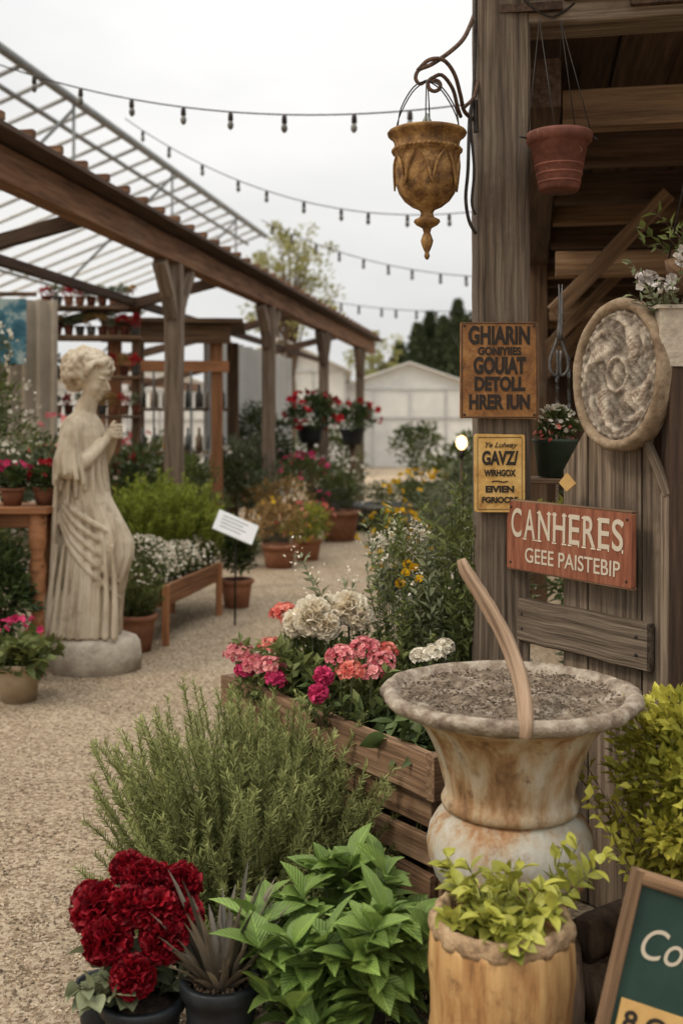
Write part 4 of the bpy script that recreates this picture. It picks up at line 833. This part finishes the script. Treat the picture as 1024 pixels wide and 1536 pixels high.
potplant('grey_potted_plant',1.05,7.8,.2,.3,greyp,f_mid,.34,.34)
for (x,y,z,k) in ((-.42,14.6,1.45,34),(.17,16.6,1.4,26)):
    b=MB(); tube(b,[(x,y,0),(x,y,z-.2)],.05,w_brown,8); pot(b,x,y,z-.28,.2,.14,.25,blackp,soil); crown(b,(x,y,z+.12),(.42,.4,.26),26,40,.07,.035,f_dark,.35,hollow=.3); q=rdir(k,.6)*[.44,.42,.28]+np.array([x,y,z+.15]); florets(b,q,rdir(k,.3)+np.array([0,-.6,0]),.055,p_redb,5); b.build('red_geranium_stand')
def shrub(name,specs):
    b=MB()
    for (x,y,z,rx,rz,f,L,n) in specs: 
        crown(b,(x,y,z),(rx,rx*.8,rz),n,48,L,L*.42,f,.3,hollow=.35); tube(b,[(x,y,-.02),(x+.03,y,z)],[.03,.012],stb,6)
    b.build(name)
shrub('grey_green_bush',[(-1.1,12.2,.85,.45,.42,f_grey,.07,44)])
shrub('dark_shrub',[(-1.05,14.2,1.1,.55,.6,f_back,.08,40)])
shrub('dark_shrub',[(-1.55,10.6,.6,.4,.5,f_mid,.07,36)])
shrub('olive_shrub',[(-.3,17.5,.8,.8,.7,f_mid,.09,44)])
shrub('olive_shrub',[(1.7,13.8,.7,.6,.6,f_mid,.09,44)])
shrub('olive_shrub',[(1.25,10.8,.6,.4,.5,f_grey,.07,44)])
b=MB()
for i in range(54):
    d=6.6+9.5*rng.random(); L=.45+2.6*rng.random(); p=pl(d,L,0); h=.35+.55*rng.random(); r=.25+.2*rng.random()
    if abs(p[0]+1.44)<.45 and p[1]<7.6: continue
    crown(b,(p[0],p[1],h),(r,r,h*.7),16,34,.075,.032,[f_dark,f_mid,f_grey,f_back,f_mid][rng.integers(5)],.35,hollow=.35)
    if i%3==0: q=rdir(30,1.)*[r,r,h*.6]+np.array([p[0],p[1],h+.1]); florets(b,q,rdir(30,.8),.03,[p_white,p_mag,p_pink,p_redb][rng.integers(4)],5)
b.build('nursery_plants')
b=MB()
for (x,y,z,rx,rz,f,fl,fn) in [(-2.2,6.6,.55,.35,.5,f_mid,p_white,160),(-1.92,5.9,.45,.22,.32,f_dark,None,0),(-2.5,7.3,1.35,.45,.6,f_mid,p_white,120),(-2.25,7.0,1.0,.3,.3,f_grey,p_white,130),(-2.9,8.2,1.7,.5,.6,f_back,p_white,130),(-2.3,8.6,.9,.4,.4,f_dark,p_coral,30)]:
    crown(b,(x,y,z),(rx,rx,rz),34,40,.06,.026,f,.35,hollow=.35); tube(b,[(x,y,-.02),(x+.02,y,z)],[.03,.012],stb,6)
    if fl is not None: q=rdir(fn,.5)*[rx,rx,rz]+np.array([x,y,z]); florets(b,q,rdir(fn,.3)+np.array([.2,-.6,0]),.017,fl,5)
b.build('white_flowering_shrub')
ST=empty('market_stall'); b=MB()
for x,y in ((-2.42,11.4),(-1.36,11.6),(-2.4,12.6),(-1.3,12.8)): board(b,(x,y,0),(x,y,2.4),.13,.13,w_orange if y<12 else w_brown,up=(0,1,0))
board(b,(-2.55,11.34,2.40),(-1.2,11.54,2.40),.12,.2,w_brown); board(b,(-2.5,11.36,2.05),(-1.22,11.56,2.05),.08,.12,w_orange)
board(b,(-2.6,12.0,2.53),(-1.1,12.1,2.53),1.5,.05,w_brown)
for z in (.6,1.1,1.6): board(b,(-2.4,12.4,z),(-1.3,12.5,z),.35,.03,w_brown)
for k in range(5): board(b,(-2.2+.2*k,11.38,1.1),(-2.2+.2*k,11.38,2.0),.02,.02,greym,up=(0,1,0))
b.build('frame',ST,keep=True)
b=MB()
for z in (.62,1.12,1.62):
    for k in range(8): x=-2.3+.13*k; r=.035+.02*rng.random(); lathe(b,(x,12.38,z),[(r,0),(r,.15),(r*.4,.2),(r*.4,.27)],[glass,zinc,greyp,beigep][rng.integers(4)],12)
lathe(b,(-1.85,11.5,1.12),[(.05,0),(.07,.07),(.05,.14)],M('orange_jar',[(.3,(.6,.22,.01)),(.7,(.7,.3,.02))]),12)
b.build('glass_bottles')
b=MB(); board(b,(-3.05,10.8,2.30),(-2.05,10.95,2.30),.35,.04,w_brown); 
for x,y in ((-3.0,10.8),(-2.1,10.95)): board(b,(x,y,0),(x,y,2.62),.07,.07,w_brown,up=(0,1,0))
board(b,(-3.05,10.8,2.60),(-2.05,10.95,2.60),.35,.03,w_brown)
for z in (.9,1.5,1.9): board(b,(-3.05,10.8,z),(-2.05,10.95,z),.35,.03,w_brown)
b.build('display_shelf')
b=MB()
for z in (.92,1.52,1.92,2.32,2.62):
    for k in range(9): x=-2.98+.11*k; pot(b,x,10.78+.015*k,z,.05,.035,.1,[terrad,greyp,terra][rng.integers(3)],soil,seg=14); crown(b,(x,10.78,z+.15),(.06,.06,.06),5,18,.04,.02,[f_grey,f_dark,f_autm,p_redb][rng.integers(4)],.5)
b.build('small_potted_plants')
b=MB(); V=[];n_=40
for j in (0,1):
    for i in range(n_+1): t=i/n_; V.append((-3.9+1.1*t,10.4+.15*t+.03*math.sin(t*50),[.2,2.65][j]))
b.add(V,[(i,i+1,n_+2+i,n_+1+i) for i in range(n_)],curt,smooth=True); b.build('beige_curtain')
b=MB(); board(b,(-3.75,10.0,2.3),(-2.98,10.1,2.3),.02,.62,banner,seg=3); b.build('blue_banner')
b=MB(); board(b,(-3.8,10.1,2.66),(-2.9,10.15,2.66),.04,.04,w_brown); b.build('banner_rail')
b=MB(); V=[];n_=60
for j in (0,1):
    for i in range(n_+1): t=i/n_; q=pl(12.6+4.6*t,.9,0); V.append((q[0]+.05*math.sin(t*60),q[1],[.3,2.5][j]))
b.add(V,[(i,i+1,n_+2+i,n_+1+i) for i in range(n_)],fabric,smooth=True); b.build('white_curtain')
# ------------------------------------------------------------------ tents, house, trees
def gable(name,x,y,w,dp,ez,az,wallm,roofm,panels=6):
    E=empty(name,(x,y,0)); b=MB()
    poly_plate(b,[(-w/2,0),(w/2,0),(w/2,ez),(0,az-.03),(-w/2,ez)],0,.05,wallm,r=.5)
    for s in (-1,1): board(b,(s*w/2,.05,ez/2),(s*w/2,dp,ez/2),.05,ez,wallm,seg=2,jit=0)
    b.build('walls',E,keep=True); b=MB()
    for s in (-1,1):
        V=[(0,-.25,az),(0,dp,az),(s*(w/2+.2),dp,ez-.03),(s*(w/2+.2),-.25,ez-.03)]; V+=[(a,c,e-.05) for a,c,e in V]
        b.add(V,[(0,1,2,3),(4,5,6,7),(0,4,7,3),(2,3,7,6),(1,2,6,5)],roofm,r=.6)
    b.build('roof',E,keep=True); b=MB()
    for k in range(panels+1): xx=-w/2+w*k/panels; board(b,(xx,-.03,0),(xx,-.03,ez-.02),.05,.04,whitem,up=(0,1,0),seg=1)
    board(b,(-w/2,-.04,ez*.62),(w/2,-.04,ez*.62),.03,.05,whitem,seg=1); board(b,(-w/2,-.04,ez-.03),(w/2,-.04,ez-.03),.03,.06,whitem,seg=1)
    b.build('frame',E,keep=True)
gable('white_tent',2.35,37,5.0,9,2.75,3.65,fabric,fabric,4)
gable('white_shed',-1.7,30,3.6,8,3.0,3.9,fabric,fabric,4)
gable('white_tent',-6.8,34,6.,9,2.6,3.7,fabric,fabric,6)
def tree(name,x,y,h,cr,f,L,n,nl,z0=.45,hol=.15):
    b=MB(); tube(b,[(x,y,-.1),(x+.1,y,h*.3),(x-.05,y,h*.6),(x,y,h*.92)],[.03*h*.6,.02*h*.6,.012*h*.5,.01],w_bark,10,sm=4)
    C=crown(b,(x,y,h*.72),(cr,cr,h*(1-z0)*.5),n,nl,L,L*.5,f,.16,hollow=hol)
    for c in C[::2]:
        z_=h*(.3+.3*rng.random()); q=np.array([x,y,z_]); mid=(q+c)/2+np.array([0,0,.25]); tube(b,[q,mid,c],[.05,.03,.01],w_bark,5,sm=2)
    b.build(name)
tree('deciduous_tree',-1.45,30,7.3,1.5,f_tree,.15,80,34)
tree('deciduous_tree',1.2,40,5.2,1.1,f_tree,.16,40,30)
b=MB()
for (x,y,h,r) in [(2.5,46,4.9,1.1),(3.2,45,5.6,1.2),(3.8,46,6.2,1.2),(4.3,45,5.9,1.2),(4.9,45,6.6,1.3),(5.5,46,6.1,1.3),(6.2,45,5.4,1.2),(1.9,47,4.0,1.),(6.8,46,5.0,1.2)]:
    N=2600; t=rng.random(N)**.8; a=rng.random(N)*6.283; rr=r*np.sin(np.clip((1-t)*1.5,0,1.35))*(.45+.6*rng.random(N))*(1+.22*np.sin(a*5+t*20))
    P=np.column_stack([x+rr*np.cos(a),y+rr*np.sin(a),h*t]); D=np.column_stack([np.cos(a)*.8,np.sin(a)*.8,np.ones(N)])+rng.normal(size=(N,3))*.4
    leaves(b,P,D,.30,.14,f_conif,'leaf'); tube(b,[(x,y,-.1),(x,y,h*.9)],[.15,.02],w_bark,6)
b.build('evergreen_trees')
b=MB()
for i in range(70):
    x=-34+i*1.05+rng.normal()*.4; y=52+5*rng.random(); h=2.2+1.5*rng.random(); crown(b,(x,y,h*.6),(1.3,1.,h*.6),14,28,.35,.17,f_back,.35,hollow=.3)
b.build('distant_treeline')
lm_,n,l,p=base_mat('lamp_glow'); em=n.new('ShaderNodeEmission'); em.inputs[0].default_value=(1,.62,.26,1); em.inputs[1].default_value=5; l.new(em.outputs[0],n['Material Output'].inputs[0])
b=MB(); lathe(b,(.68,6.05,1.27),[(.012,0),(.028,.02),(.032,.045),(.022,.07),(.004,.08)],lm_,16); lathe(b,(.68,6.05,1.22),[(.014,0),(.016,.05)],iron,10); tube(b,[(.68,6.05,0),(.68,6.05,1.22)],.008,stb,8); b.build('garden_lamp')
# ------------------------------------------------------------------ world, sun, camera
w=bpy.data.worlds.new('World');S.world=w;w.use_nodes=True;n=w.node_tree.nodes;l=w.node_tree.links;bg=n['Background']
sk=n.new('ShaderNodeTexSky');sk.sky_type='NISHITA';sk.sun_disc=False;sk.dust_density=4
tc=n.new('ShaderNodeTexCoord');mp=n.new('ShaderNodeMapping');mp.inputs['Scale'].default_value=(1,1,2.6);l.new(tc.outputs['Generated'],mp.inputs[0])
nz=n.new('ShaderNodeTexNoise');nz.inputs['Scale'].default_value=2.2;nz.inputs['Detail'].default_value=6;nz.inputs['Roughness'].default_value=.5;l.new(mp.outputs[0],nz.inputs['Vector'])
rp=n.new('ShaderNodeValToRGB');e=rp.color_ramp.elements;e[0].position=.35;e[0].color=(.80,.80,.79,1);e[1].position=.66;e[1].color=(1,.985,.955,1);l.new(nz.outputs['Fac'],rp.inputs[0])
# overcast sky: brighter toward the zenith
sx=n.new('ShaderNodeSeparateXYZ');l.new(tc.outputs['Generated'],sx.inputs[0])
sq=n.new('ShaderNodeMath');sq.operation='POWER';sq.inputs[1].default_value=2.4;mz=n.new('ShaderNodeMath');mz.operation='MAXIMUM';mz.inputs[1].default_value=0;l.new(sx.outputs['Z'],mz.inputs[0]);l.new(mz.outputs[0],sq.inputs[0])
ma=n.new('ShaderNodeMath');ma.operation='MULTIPLY_ADD';ma.inputs[1].default_value=20.;ma.inputs[2].default_value=6.7;l.new(sq.outputs[0],ma.inputs[0])
sc_=n.new('ShaderNodeVectorMath');sc_.operation='SCALE';l.new(rp.outputs[0],sc_.inputs[0]);l.new(ma.outputs[0],sc_.inputs['Scale'])
mx=n.new('ShaderNodeMix');mx.data_type='RGBA';mx.inputs[0].default_value=.95;l.new(sk.outputs[0],mx.inputs[6]);l.new(sc_.outputs[0],mx.inputs[7]);l.new(mx.outputs[2],bg.inputs[0]);bg.inputs[1].default_value=.14
sd_=bpy.data.lights.new('sun','SUN');sd_.energy=1.5;sd_.angle=math.radians(11);sd_.color=(1,.86,.68);so=bpy.data.objects.new('sun',sd_);S.collection.objects.link(so)
dv=Vector((-.75,-.35,.9)).normalized()
so.rotation_euler=dv.to_track_quat('Z','Y').to_euler(); sk.sun_elevation=math.asin(dv.z); sk.sun_rotation=math.atan2(dv.x,dv.y)
cam=bpy.data.cameras.new('camera');co=bpy.data.objects.new('camera',cam);S.collection.objects.link(co);S.camera=co
co.location=(0,0,1.4);co.rotation_euler=(math.radians(90),0,0);cam.lens=37.5;cam.sensor_width=36;cam.sensor_fit='AUTO';cam.shift_y=-128/1536;cam.clip_end=800;cam.clip_start=.05
cam.dof.use_dof=True;cam.dof.focus_distance=2.95;cam.dof.aperture_fstop=2.8
S.view_settings.view_transform='Standard';S.view_settings.look='None';S.view_settings.exposure=0
